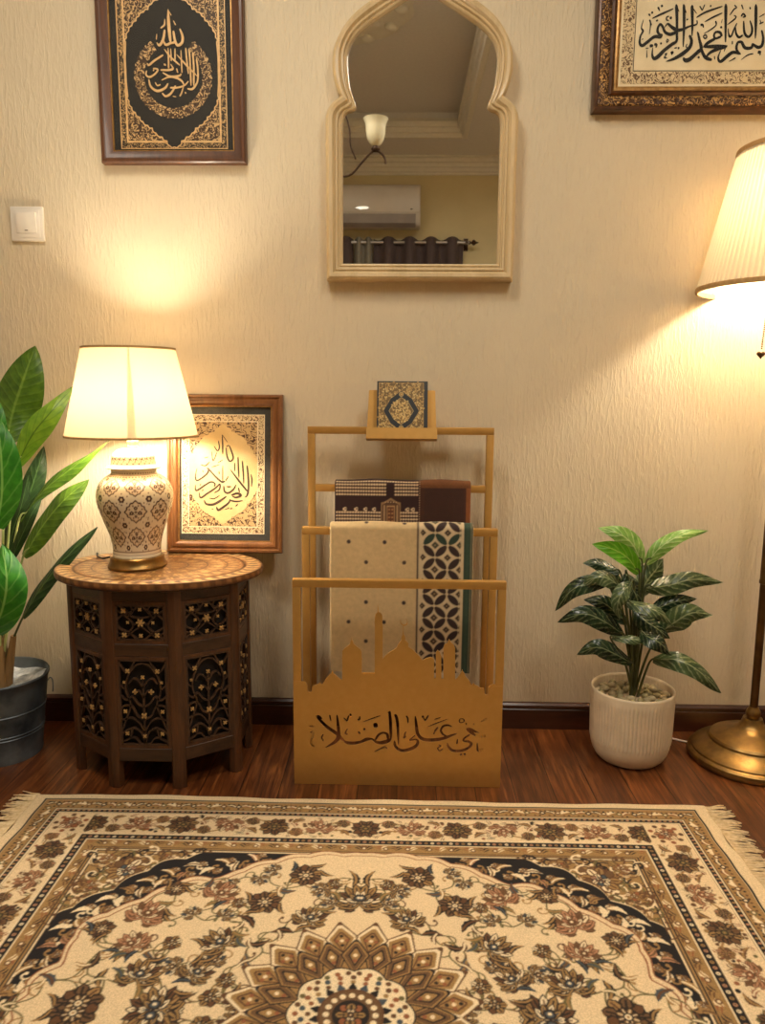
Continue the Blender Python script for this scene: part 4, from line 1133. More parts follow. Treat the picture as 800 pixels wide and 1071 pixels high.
mb.build('table_top', M['attr_wood'], root, fix=False)
ZU = ZTAB-0.021
posts = [(-.205, -.072), (-.080, -.163), (.080, -.163), (.205, -.072), (.205, .072), (.080, .150), (-.080, .150), (-.205, .072)]
posts = [np.array((TCX+x, TCY+y)) for x, y in posts]
for i in range(8):      # eight posts, each mitred to the two faces it joins
    p = posts[i]; q0 = posts[i-1]; q1 = posts[(i+1) % 8]
    e0 = (q0-p)/np.linalg.norm(q0-p); e1 = (q1-p)/np.linalg.norm(q1-p)
    c = np.array((TCX, TCY))-p; inw = c/np.linalg.norm(c)
    w, t = 0.0165, 0.016
    poly = [p+e0*w, p, p+e1*w, p+e1*w+inw*t, p+inw*t*1.3, p+e0*w+inw*t]
    mb = MB(); mb.loft([[(a[0], a[1], z) for a in poly] for z in (0.0, 0.012, ZU)], endcaps=True)
    mb.build('leg', M['tablewood'], root, smooth=30, bevel=.0012, bseg=1)
def fret(mb, flowers, fr, w, h, kind):
    """pierced tracery: w, h panel size with origin at its centre"""
    S = lambda pts, wd=.0038, d1=.004: mb.stroke([(a*w/2, b*h/2, wd) for a, b in pts], fr, -.003, d1, n=4)
    def flower(u, v, r, n=4, rot=PI/4):
        poly = []
        for i in range(n*6):
            a = 2*PI*i/(n*6); q = .86*r*(0.30+0.70*abs(math.cos((a-rot)*n/2))**0.9)
            poly.append((u*w/2+q*math.cos(a), v*h/2+q*math.sin(a)))
        inl = MB(); inl.prism(poly, fr, .002, .0056); inl.disc(u*w/2, v*h/2, r*.28, fr, .0050, .0066, 8); flowers.append(inl)
    for s in (-1, 1):
        if kind == 'up':
            S([(s*1, -.95), (s*.55, -.55), (s*.30, -.15), (s*.55, .3), (s*1, .75)]); S([(s*.1, -1), (s*.45, -.62), (s*.85, -.35), (s*1, -.1)])
            S([(s*.05, 1), (s*.35, .62), (s*.75, .42), (s*1, .1)]); S([(s*.95, 1), (s*.6, .7), (s*.35, .35), (0, .28)], .003)
            S([(0, -.2), (s*.25, -.42), (s*.6, -.8), (s*.9, -1)], .003); S([(s*.3, -.15), (s*.12, .0), (0, .05)], .003)
            S([(s*.55, -.55), (s*.8, -.65), (s*.98, -.55)], .0028); S([(s*.55, .3), (s*.3, .62), (s*.4, .95)], .0028)
            flower(s*.68, .68, .0078); flower(s*.68, -.68, .0078); flower(s*.52, .02, .0048)
        else:
            S([(0, .92), (s*.3, .86), (s*.62, .62), (s*.74, .3), (s*.55, -.05), (s*.78, -.4), (s*.92, -.62)]); S([(s*1, .95), (s*.72, .72), (s*.5, .8), (s*.3, .98)])
            S([(0, .12), (s*.16, .27), (s*.34, .26)], .0032); S([(0, .35), (s*.2, .52), (s*.42, .56), (s*.6, .44)], .0032); S([(0, -.1), (s*.25, -.02), (s*.48, .14), (s*.72, .06), (s*.98, .18)])
            S([(0, -.4), (s*.3, -.3), (s*.52, -.08), (s*.85, -.08), (s*1, -.2)]); S([(0, -.95), (s*.16, -.7), (s*.5, -.6), (s*.62, -.82), (s*.92, -.92)])
            S([(0, -.7), (s*.22, -.48), (s*.55, -.36), (s*.98, -.42)], .003); S([(s*.74, .3), (s*.95, .42), (s*1, .6)], .003)
            S([(s*.5, -.6), (s*.85, -.68), (s*1, -.8)], .003); S([(s*.2, -.98), (s*.4, -.84), (s*.62, -.82)], .003)
            flower(s*.62, .74, .0072); flower(s*.34, .26, .0075, 4, 0); flower(s*.78, -.2, .0062); flower(s*.74, -.72, .0064); flower(s*.78, .48, .0045)
    if kind == 'up':
        S([(0, -1), (0, -.72)]); S([(0, 1), (0, .72)]); flower(0, .02, .0118, 6, 0); flower(0, -.72, .0062); flower(0, .76, .0058)
    else:
        S([(0, -1), (0, -.3), (0, .2), (0, .55)], .0046); flower(0, -.3, .0088); flower(0, .6, .0062); flower(0, -.78, .0056)
    for u0, u1, v0, v1 in ((-w/2, w/2, h/2-.0035, h/2), (-w/2, w/2, -h/2, -h/2+.0035), (-w/2, -w/2+.0035, -h/2, h/2), (w/2-.0035, w/2, -h/2, h/2)):
        mb.box(u0, u1, v0, v1, -.003, .0045, fr)
for i in range(8):
    p, q = posts[i], posts[(i+1) % 8]
    L = float(np.linalg.norm(q-p)); e = (q-p)/L
    nrm = np.array((e[1], -e[0], 0)); m = (p+q)/2
    ctr2 = np.array((TCX, TCY))
    if (m-ctr2)@nrm[:2] < 0: nrm = -nrm
    U = np.array((e[0], e[1], 0)) if True else None
    w = L-0.033
    for kind, za, zb in (('up', .352, .452), ('lo', .098, .322)):
        fw, fh = w-0.016, zb-za-0.016
        f2 = frame_of(np.array((m[0], m[1], (za+zb)/2))-nrm*0.006, U, (0, 0, 1), nrm)
        mb = MB()
        band(mb, f2, -w/2, w/2, -(zb-za)/2, (zb-za)/2, .009, -.006, .0025)
        pan = mb.build('upper_panel' if kind == 'up' else 'lower_panel', M['tablewood'], root, bevel=.001, bseg=1)
        mb = MB(); mb.box(-w/2+.004, w/2-.004, -(zb-za)/2+.004, (zb-za)/2-.004, -.0125, -.0105, f2); part_label(mb.build('void_sheet', M['void'], pan), 'dark sheet painted as the shaded hollow behind the fretwork')  # sheet coloured dark to stand for the shaded hollow of the table
        f3 = frame_of(np.array((m[0], m[1], (za+zb)/2))-nrm*0.0075, U, (0, 0, 1), nrm)
        mb = MB(); il = []; fret(mb, il, f3, fw, fh, kind)
        mb.build('fretwork', M['fret'], pan, smooth=40, fix=False)
        if i < 4:
            for q in il: part_label(q.build('inlaid_flower', M['inlay'], pan, smooth=0), 'pale inlaid flower')
    for za, zb, nm in ((.452, ZU, 'top_rail'), (.322, .352, 'middle_rail'), (.066, .098, 'bottom_rail')):
        f2 = frame_of(np.array((m[0], m[1], 0))-nrm*0.004, U, (0, 0, 1), nrm)
        mb = MB(); mb.box(-w/2-.002, w/2+.002, za, zb, -.012, .001, f2); mb.build(nm, M['tablerail'], root, bevel=.0012, bseg=1)

# ================================================================= TABLE LAMP
LX, LY, LZ = -0.640, -0.222, ZTAB
root = thing('table_lamp', (LX, LY, LZ), 'lit table lamp with a patterned ceramic jar body and cream shade, on the carved table', 'table lamp')
mb = MB(); mb.lathe([(.0005, 0), (.067, 0), (.0695, .002), (.0698, .006), (.067, .010), (.0645, .014), (.063, .022), (.0635, .026), (.061, .029), (.0005, .029)], 56, (LX, LY, LZ))
mb.build('base', M['brass'], root)
# painted jar
prof = [(.0575, .029), (.0575, .033), (.0560, .040), (.0570, .055), (.0620, .078), (.0710, .105), (.0805, .131), (.0870, .152), (.0895, .170), (.0882, .187), (.0828, .203), (.0735, .215), (.0620, .224), (.0545, .2285), (.0525, .232), (.0525, .238), (.0520, .240)]
dp = cr(prof, 10)
zs = np.array([p[1] for p in dp]); arc = np.concatenate([[0], np.cumsum([math.hypot(*(dp[i+1]-dp[i])) for i in range(len(dp)-1)])])
def paint_jar():
    W = 9; seg = 0.064
    R = Ras(0, W*seg, -0.005, float(arc[-1])+0.01, 0.0006, K(226, 212, 184))
    ink = K(74, 46, 40); ink2 = K(112, 78, 62); pale = K(214, 188, 150)
    az = lambda z: float(np.interp(z, zs, arc))
    def med(x, y, rx, ry, full=True):
        f = lambda a: (1-.16*abs(math.sin(a*2))+.05*math.cos(a*12))
        R.fill(polar(x, y, ry, f, 56, PI/2, rx/ry if False else 1.0) if False else [(x+(a-x)*rx/ry, b) for a, b in polar(x, y, ry, f, 56)], ink)
        R.fill([(x+(a-x)*rx/ry, b) for a, b in polar(x, y, ry*.86, f, 56)], pale)
        R.fill([(x+(a-x)*rx/ry, b) for a, b in polar(x, y, ry*.76, f, 56)], K(222, 204, 172))
        for k in range(8):
            a = PI*k/4+.39; R.disc(x+rx*.58*math.cos(a), y+ry*.58*math.sin(a), .0021, ink2)
        for dx, dy, q in ((0, .34, .0046), (-.36, -.1, .0052), (.36, -.1, .0052), (0, -.42, .0036), (0, 0, .0034)):
            for k in range(5):
                a = 2*PI*k/5+1.57; R.disc(x+dx*rx+q*.62*math.cos(a), y+dy*ry+q*.62*math.sin(a), q*.48, ink)
            R.disc(x+dx*rx, y+dy*ry, q*.3, pale)
        R.stroke([(x-rx*.3, y-ry*.1), (x, y-ry*.3), (x+rx*.3, y-ry*.1)], .0016, ink)
    def spray(x, y, s):
        for k in range(6):
            a = 2*PI*k/6; R.disc(x+.0042*s*math.cos(a), y+.0042*s*math.sin(a), .0026*s, ink)
        R.disc(x, y, .0022*s, pale)
    for i in range(W):
        x = (i+.5)*seg
        for k in (-1, 0, 1):
            xx = x+k*W*seg
            if not -seg < xx < (W+1)*seg: continue
            med(xx, az(.146), .0275, .0285); med(xx, az(.2045), .0265, .0230); med(xx, az(.083), .0285, .0262)
            for z, s in ((.176, 1.25), (.113, 1.2), (.056, 1.1), (.219, .8)):
                spray(xx+seg/2, az(z), s)
                for dx, dy in ((-.011, .006), (.011, .006), (-.010, -.007), (.010, -.007), (0, .011)):
                    R.disc(xx+seg/2+dx*s, az(z)+dy*s, .0017, ink2)
            for z in (.130, .095, .163, .07):
                R.disc(xx+seg/2, az(z), .0019, ink); R.disc(xx+seg/2-.005, az(z)+.002, .0013, ink2)
            for q in range(6):
                R.disc(xx+(q-2.5)*seg/6, az(.2245), .0026, ink2); R.disc(xx+(q-2.5)*seg/6, az(.2325), .0016, ink2)
    for z, w in ((.045, .0022), (.2285, .0016), (.0365, .0012)):
        R.stroke([(0, az(z)), (W*seg, az(z))], w, ink2)
    R.soften()
    return R, W*seg
Rj, per = paint_jar()
def lathe_col(name, dp, arc, R, per, n, mat, parent, phase=0.0, zoff=0):
    mb = MB(); vs = []; uu = []; vv = []
    for j, p in enumerate(dp):
        for i in range(n+1):
            a = 2*PI*i/n-PI/2+phase
            vs.append((LX+p[0]*math.cos(a), LY+p[0]*math.sin(a), LZ+p[1])); uu.append((i/n*per) % per if i < n else 0.0); vv.append(arc[j])
    W = n+1
    mb.add(vs, [(j*W+i, j*W+i+1, (j+1)*W+i+1, (j+1)*W+i) for j in range(len(dp)-1) for i in range(n)])
    mb.c = R.get(np.array(uu), np.array(vv)); return mb.build(name, mat, parent, fix=False, smooth=60)
lathe_col('jar_body', dp, arc, Rj, per, 520, M['attr'], root, phase=-PI/9+0.34)
lp = [(.0525, .239), (.0535, .2395), (.0600, .2405), (.0632, .2425), (.0640, .2445), (.0600, .247), (.0535, .250), (.0515, .254), (.0510, .262), (.0485, .272), (.0430, .280), (.0330, .286), (.020, .2885), (.008, .2892)]
dl = cr(lp, 5); al = np.concatenate([[0], np.cumsum([math.hypot(*(dl[i+1]-dl[i])) for i in range(len(dl)-1)])])
def paint_lid():
    R = Ras(0, .32, -.005, float(al[-1])+.01, .0006, K(228, 214, 188)); ink = K(84, 60, 56)
    zl = np.array([p[1] for p in dl]); az = lambda z: float(np.interp(z, zl, al))
    r3 = random.Random(4)
    for i in range(24):
        x = (i+.5)*.32/24
        curl(R, x, az(.258), 1.2, .022, .0014, ink, 4); curl(R, x+.006, az(.272), -2.2, .018, .0013, ink, 4)
        R.disc(x+.003, az(.266), .0022, ink); R.disc(x-.004, az(.2545), .0018, ink); R.disc(x, az(.278), .0016, ink)
    R.stroke([(0, az(.2505)), (.32, az(.2505))], .0012, ink); R.soften(); return R
lathe_col('jar_lid', dl, al, paint_lid(), .32, 300, M['attr'], root)
mb = MB(); mb.lathe([(.0005, .288), (.012, .288), (.0125, .293), (.0095, .296), (.0125, .300), (.0130, .306), (.0105, .311), (.0055, .314), (.0055, .345), (.0005, .345)], 28, (LX, LY, LZ)); mb.build('neck_finial', M['cream_plastic'], root)
mb = MB()
for s in (-1, 1): mb.tube(cr([(LX, LY, LZ+.342), (LX+s*.035, LY, LZ+.36), (LX+s*.048, LY, LZ+.42), (LX+s*.032, LY, LZ+.49), (LX, LY, LZ+.512)], 5), .0015, 6)
for k in range(3):
    a = 2*PI*k/3+.5; mb.tube([(LX, LY, LZ+.512), (LX+.103*math.cos(a), LY+.103*math.sin(a), LZ+.521)], .0016, 6)
mb.build('harp', M['brass'], root)
SZ0, SZ1, SR0, SR1 = .3185, .5215, .1525, .1060
mb = MB(); mb.lathe([(SR0, SZ0), (SR0-(SR0-SR1)*.5, (SZ0+SZ1)/2), (SR1, SZ1)], 96, (LX, LY, LZ)); sh = mb.build('lamp_shade', M['shade_t'], root, fix=False)
for r, z in ((SR0, SZ0), (SR1, SZ1)):
    mb = MB(); mb.lathe([(r-.0015, z-.0025), (r+.0012, z-.0025), (r+.0012, z+.0025), (r-.0015, z+.0025)], 96, (LX, LY, LZ), closed=True)
    mb.build('shade_trim', M['shade_trim'], sh)
mb = MB(); L_ = []
for k in range(13):      # the sewn lap joint of the fabric, on the room side
    t = k/12; r = SR0+(SR1-SR0)*t-.0012; z = SZ0+(SZ1-SZ0)*t; hw = .0085*(1-t)+.0016
    L_.append([(LX+r*math.cos(a), LY+r*math.sin(a), LZ+z) for a in (-PI/2+.33-hw/r, -PI/2+.33, -PI/2+.33+hw/r)])
mb.loft(L_, closed=False); mb.build('shade_seam', M['seam'], sh, fix=False)
def bulb(parent, c, power, colr, r=0.04):
    t = NT('bulb_glow_'+parent.name.replace('.', '_')); e = t.n('ShaderNodeEmission'); e.inputs['Color'].default_value = (*colr, 1)
    e.inputs['Strength'].default_value = power/(PI*4*PI*r*r)
    m = t.done(e)
    mb = MB(); mb.ball(c, r, 16); o = mb.build('bulb', m, parent, smooth=60); o['label'] = 'glowing light bulb'
    return o
WARM = (1.0, 0.86, 0.66)
P_TABLE, P_FLOOR, P_FILL, EXPO = 6.9, 8.0, 13.5, 1.55
mb = MB(); mb.lathe([(.0005, .345), (.016, .345), (.016, .372), (.013, .376), (.0005, .376)], 20, (LX, LY, LZ)); mb.build('socket', M['brass'], root)
bulb(root, (LX, LY, LZ+.392), P_TABLE, WARM)
mb = MB(); mb.tube(cr([(LX-.06, LY+.035, ZTAB+.0065), (LX-.085, LY+.05, ZTAB+.010), (LX-.11, LY+.062, ZTAB+.004), (LX-.135, LY+.09, ZTAB+.0035), (LX-.152, LY+.135, ZTAB-.004), (LX-.158, LY+.175, .40), (LX-.150, -.012, .25), (LX-.135, -.020, .16), (LX-.150, -.022, .10), (LX-.156, -.022, .03), (LX-.156, -.028, .0035), (LX-.05, -.03, .0035)], 6), .0023, 6)
part_label(mb.build('power_cord', M['black_cord'], root), 'black power cord')

# ================================================================= FLOOR LAMP
GX, GY = 0.906, -0.17
root = thing('floor_lamp', (GX, GY, 0), 'lit brass floor lamp with a pleated cream shade and pull chain, at the right edge', 'floor lamp')
mb = MB(); mb.lathe([(.0005, 0), (.146, 0), (.150, .004), (.1515, .010), (.150, .018), (.146, .022), (.142, .024), (.141, .028), (.134, .034), (.118, .042), (.106, .048), (.102, .052), (.101, .057), (.097, .062), (.080, .070), (.060, .077), (.044, .083), (.034, .090), (.028, .098), (.025, .106), (.023, .112), (.0005, .112)], 72, (GX, GY, 0))
mb.build('base', M['brass'], root, smooth=24)
mb = MB(); mb.lathe([(.0005, .110), (.012, .110), (.0165, .116), (.0180, .124), (.0165, .132), (.0125, .138), (.0115, .142), (.0005, .142)], 28, (GX, GY, 0)); mb.build('collar', M['brass'], root)
mb = MB(); mb.lathe([(.0098, .138), (.0098, .462), (.0125, .464), (.0125, .470), (.0115, .473), (.0112, .476), (.0112, 1.19), (.0005, 1.19)], 24, (GX, GY, 0)); mb.build('pole', M['brass_dark'], root)
mb = MB(); mb.lathe([(.0005, 1.19), (.02, 1.19), (.02, 1.235), (.012, 1.245), (.012, 1.29), (.016, 1.295), (.016, 1.315), (.0005, 1.315)], 24, (GX, GY, 0)); mb.build('socket', M['brass'], root)
FZ0, FZ1, FR0, FR1 = 1.172, 1.478, .2030, .1340
mb = MB(); NP = 92
pl = lambda a, z: .010*(abs(((a*NP/(2*PI)) % 1)*2-1)-.5)*1.6
mb.lathe([(FR0-(FR0-FR1)*k/6, FZ0+(FZ1-FZ0)*k/6) for k in range(7)], NP*6, (GX, GY, 0), mod=pl); sh = mb.build('lamp_shade', M['shade_f'], root, fix=False, smooth=60)
for r, z, h in ((FR0, FZ0, .0055), (FR1, FZ1, .005)):
    mb = MB(); mb.lathe([(r-.003, z-h), (r+.0022, z-h), (r+.0034, z), (r+.0022, z+h), (r-.003, z+h)], 96, (GX, GY, 0), closed=True)
    mb.build('shade_trim', M['shade_trim'], sh)
mb = MB()
for k in range(3):
    a = 2*PI*k/3+.9; mb.tube([(GX, GY, 1.44), (GX+FR1*.5*math.cos(a), GY+FR1*.5*math.sin(a), 1.458), (GX+(FR1-.002)*math.cos(a), GY+(FR1-.002)*math.sin(a), 1.476)], .0018, 6)
mb.tube([(GX, GY, 1.40), (GX, GY, 1.442)], .003, 8)
for s in (-1, 1): mb.tube(cr([(GX, GY, 1.225), (GX+s*.042, GY, 1.25), (GX+s*.055, GY, 1.34), (GX+s*.035, GY, 1.395), (GX, GY, 1.402)], 5), .0016, 6)
mb.build('shade_carrier', M['brass'], root)
bulb(root, (GX, GY, 1.345), P_FLOOR, WARM)
mb = MB(); mb.lathe([(.0005, FZ1-.012), (.06, FZ1-.011), (FR1+.0015, FZ1-.012)], 60, (GX, GY, 0)); mb.build('added_top_diffuser', M['shade_f'], sh, fix=False)  # unseen cloth disc, added to dim the light thrown up at the ceiling
# pull chain with a heart-shaped weight
cxp, cyp = GX-.069, GY-.055
mb = MB()
mb.tube([(GX-.015, GY-.012, 1.222), (GX-.05, GY-.045, 1.224), (cxp, cyp, 1.218), (cxp-.001, cyp, 1.205)], .0018, 6)
z = 1.205
while z > 1.0285:
    mb.ball((cxp-.001-(1.205-z)*.05, cyp, z), .0022, 8); z -= .0047
ch = mb.build('pull_chain', M['brass_dark'], root, fix=False)
hz, hx = 1.017, cxp-.001-.0095
f2 = frame_of((hx, cyp, hz), (1, 0, 0), (0, 0, 1), (0, -1, 0))
mb = MB(); hp = [(.0095*(math.sin(t)**3), .0095*(13*math.cos(t)-5*math.cos(2*t)-2*math.cos(3*t)-math.cos(4*t))/16) for t in [2*PI*i/36 for i in range(36)]]
mb.loft([[f2(u*k, v*k, d) for u, v in hp] for k, d in ((.3, -.0052), (.8, -.0042), (1, -.0015), (1, .0015), (.8, .0042), (.3, .0052))], endcaps=True)
mb.build('heart_weight', M['brass_dark'], ch, smooth=60)
mb = MB(); mb.tube(cr([(GX-.12, GY+.075, .006), (GX-.155, GY+.10, .0032), (.715, -.037, .0032), (.65, -.030, .0032), (.60, -.026, .0032)], 6), .0026, 6)
part_label(mb.build('power_cord', M['white_line'], root), 'thin white power cord')

# ================================================================= RACK
G = M['gold']
root = thing('prayer_mat_rack', (0, -0.2, 0), 'gold metal rack with mosque skyline front panel, in the middle of the floor', 'rack')
def bars(name, y, w, h, t=.0185, dp=.020, cross=()):
    mb = MB()
    fr = WALLF(y)
    hw = w/2
    loops = [[fr(a, b, d) for a, b in ((-hw+i_, 0), (hw-i_, 0), (hw-i_, h-i_), (-hw+i_, h-i_))] for i_, d in ((0, 0), (0, -dp))]
    # tubular portal: two posts and a top bar, mitred
    mb.box(-hw, -hw+t, 0, h-t, -dp, 0, fr); mb.box(hw-t, hw, 0, h-t, -dp, 0, fr); mb.box(-hw, hw, h-t, h, -dp, 0, fr)
    for z in cross: mb.box(-hw+t, hw-t, z-t*.5, z+t*.5, -dp, 0, fr)
    return mb.build(name, G, root, bevel=.0012)
YR1, YR2, YR3 = -.339, -.190, -.080
bars('front_frame', YR1, .490, .5005)
bars('middle_frame', YR2, .482, .5955)
bars('back_frame', YR3, .476, .8375, cross=(.6795,))
mb = MB()
for s in (-1, 1):
    mb.box(s*.222-.009, s*.222+.009, YR1+.020, YR2, .001, .019); mb.box(s*.222-.009, s*.222+.009, YR2+.020, YR3, .001, .019)
mb.build('base_rail', G, root, bevel=.001)
# front panel: skyline silhouette
FL = [(95,555),(105,553),(118,548),(132,556),(143,580),(148,622),(160,628),(172,622),(180,582),(195,578),(215,570),(222,568),(228,555),(233,568),(245,572),(255,560),(275,525),(300,500),(312,492),(315,478),(318,472),(321,478),(326,496),(345,512),(380,542),(386,535),(387,400),(383,388),(387,380),(387,338),(400,322),(425,305),(440,290),(444,268),(449,262),(450,248),(453,248),(454,262),(460,272),(466,290),(490,310),(515,330),(522,345),(522,385),(526,395),(522,402),(522,490),(612,490),(612,348),(609,340),(613,330),(613,150),(610,140),(614,100),(618,82),(631,68),(634,8),(636,8),(640,68),(655,74),(666,90),(666,150),(669,160),(667,395),(690,368),(720,345),(765,320),(775,276),(790,258),(800,250)]
FR = [(0,338),(30,320),(42,292),(58,272),(66,262),(64,246),(68,232),(73,222),(76,190),(79,190),(81,222),(90,234),(93,248),(90,262),(102,272),(115,285),(112,310),(150,335),(185,370),(212,404),(240,390),(270,382),(290,392),(293,402),(293,528),(305,528),(306,350),(318,333),(334,348),(343,375),(344,533),(358,533),(358,322),(365,295),(385,285),(397,258),(400,258),(411,280),(430,295),(440,320),(440,540),(455,528),(470,508),(478,492),(486,480),(488,470),(491,470),(493,482),(502,490),(512,515),(540,550),(556,578),(565,575),(570,562),(576,575),(600,585),(615,598),(640,600),(645,640),(658,646),(668,640),(672,590),(690,578),(706,568),(720,575),(728,590)]
sky = [P(300+a/6.667, 630+b/6.667, YR1) for a, b in FL[:-4]]+[P(410+a/6.667, 630+b/6.667, YR1) for a, b in FR]
sky = [(p[0], p[2]) for p in sky]
hw = .245
sky[0] = (-hw+.0183, sky[0][1]); sky[-1] = (hw-.0183, sky[-1][1])
poly = [(-hw+.0005, .0005), (hw-.0005, .0005), (hw-.0005, sky[-1][1]+.002), (hw-.0183, sky[-1][1]+.002)]+sky[::-1]+[(-hw+.0183, sky[0][1]+.002), (-hw+.0005, sky[0][1]+.002)]
fr = WALLF(YR1)
# drop doubled points
pp = [poly[0]]
for p in poly[1:]:
    if math.hypot(p[0]-pp[-1][0], p[1]-pp[-1][1]) > 2e-4: pp.append(p)
mb = MB(); mb.prism(pp, fr, -.0030, .0012)
mb.stroke([(P(410+a/6.667, 630+b/6.667, YR1)[0], P(410+a/6.667, 630+b/6.667, YR1)[2], w) for a, b, w in ((96,112,.0004),(106,130,.0012),(102,152,.0020),(84,160,.0028),(66,150,.0022),(58,132,.0014),(62,116,.0004))], fr, -.0030, .0012)
pz = P(410+78/6.667, 630+176/6.667, YR1); mb.box(pz[0]-.0008, pz[0]+.0008, pz[2]-.004, pz[2]+.004, -.003, .0012, fr)
panel = mb.build('front_panel', G, root, smooth=0)
S1 = [[(122,108,14),(160,150,20),(215,200,22),(280,245,24),(325,290,20),(348,308,10)], [(118,106,10),(140,112,22),(168,130,8)], [(285,95,8),(292,160,16),(298,230,20),(295,280,26),(265,315,22),(225,340,14),(190,358,5)],
 [(340,300,10),(365,318,22),(420,322,24),(480,310,20),(520,292,24),(565,290,14),(600,316,20),(650,318,28),(695,302,26),(716,285,10)], [(590,300,12),(615,258,16),(650,240,16),(685,252,18),(692,292,16)], [(690,85,8),(705,70,10),(706,90,16),(711,150,18),(714,240,16),(714,300,8)],
 [(748,90,18),(765,140,18),(772,240,14),(775,340,6)], [(574,182,34),(610,180,34)], [(492,152,6),(560,128,11),(632,102,9)], [(582,390,8),(640,362,11),(668,352,12),(684,366,6)], [(338,118,10),(366,150,11)], [(364,150,10),(379,100,9)], [(384,98,20),(402,96,18)], [(448,132,16),(464,134,12),(467,104,7)], [(226,95,11),(237,148,8)],
 [(372,252,14),(354,246,13),(358,225,8),(370,206,6)], [(455,228,14),(468,250,12)], [(496,206,18),(512,216,14)], [(60,187,13),(101,186,11)], [(74,238,14),(92,232,14),(95,262,14),(80,296,9),(80,330,11),(106,348,14)], [(176,248,7),(163,278,9),(179,303,9)]]
S2 = [[(40,160,14),(48,240,10)], [(20,300,8),(25,345,18),(70,380,22),(130,375,24),(190,345,22),(205,312,16),(192,292,12),(142,300,13),(160,280,10),(186,258,8)], [(185,105,10),(195,190,18),(205,250,20),(245,290,24),(320,298,26),(410,285,24),(470,262,18),(517,243,6)],
 [(478,190,10),(440,180,16),(405,190,16),(390,222,14),(405,252,14),(432,266,12)], [(275,195,6),(350,165,11),(445,130,8)], [(335,135,11),(390,115,9)], [(326,246,14),(342,244,12)], [(335,238,9),(350,214,14),(366,194,9)], [(236,112,20),(256,112,16)], [(250,118,10),(265,146,11)], [(264,146,10),(290,98,11)], [(113,102,12),(125,128,11),(127,166,6)],
 [(88,276,20),(103,274,14),(101,250,9),(112,228,6)], [(368,334,9),(388,345,10),(364,362,9),(378,384,11),(406,366,7)], [(590,212,16),(622,210,18),(660,230,16),(692,241,9)], [(596,218,14),(640,245,20),(666,266,11)], [(622,252,14),(575,285,14),(572,306,14),(610,310,18),(632,332,18),(600,365,20),(540,385,22),(480,380,20),(450,350,16),(440,318,7)],
 [(533,150,9),(545,128,9),(570,132,9),(572,152,9),(545,160,9),(534,148,8)], [(584,168,15),(598,169,14)], [(706,148,8),(756,124,12)], [(704,270,16),(718,268,14)], [(728,265,20),(746,264,18)], [(679,318,8),(684,385,12),(722,364,7)], [(540,412,20),(558,414,18)], [(570,410,18),(588,410,16)], [(521,288,7),(517,332,12)], [(656,160,5),(646,180,5)]]
cut = MB()
# the long upright and the final stroke shared by the two halves of the inscription are cut once
i = 0
for S_, ox in ((S1, 315), (S2, 410)):
    for q in px_strokes(S_, ox, 735, 7.62, YR1, inv, 1.35): cut.stroke(q, fr, -.006-i*2e-5, .004+i*2e-5, n=4); i += 1
cutter = cut.build('letter_cutter', G, None, smooth=0)
try:
    md = panel.modifiers.new('letters', 'BOOLEAN'); md.operation = 'DIFFERENCE'; md.object = cutter; md.solver = 'EXACT'; md.use_self = True
    dg = bpy.context.evaluated_depsgraph_get()
    me = bpy.data.meshes.new_from_object(panel.evaluated_get(dg))
    panel.modifiers.clear()
    print('BOOLEAN faces', len(panel.data.polygons), '->', len(me.polygons))
    panel.data = me; me.name = 'front_panel'
finally:
    bpy.data.objects.remove(cutter, do_unlink=True)
# book rest on the top bar
yb = YR3-.020
mb = MB()
bo = np.array((0.0025, -.101, .8045)); bv = np.array((0, .26, 1.0)); bv /= np.linalg.norm(bv); bn = np.array((0, -bv[2], bv[1]))
fB = frame_of(bo, (1, 0, 0), bv, bn)
mb.prism([(-.0885, 0), (.0885, 0), (.0842, .128), (.0822, .1305), (-.0822, .1305), (-.0842, .128)], fB, -.003, 0)
bk = mb.build('book_rest', G, root, bevel=.0006, bseg=1)
mb = MB(); mb.box(-.0885, .0885, -.001, .002, 0, .030, fB); mb.build('shelf', G, bk)
mb = MB(); mb.prism([(-.0885, -.001), (.0885, -.001), (.0885, .024), (.0865, .0265), (-.0865, .0265), (-.0885, .024)], fB, .0300, .0325); mb.build('lip', G, bk)
mb = MB(); mb.box(-.02, .02, .01, .03, -.0085, -.003, fB); mb.build('bracket', G, bk)

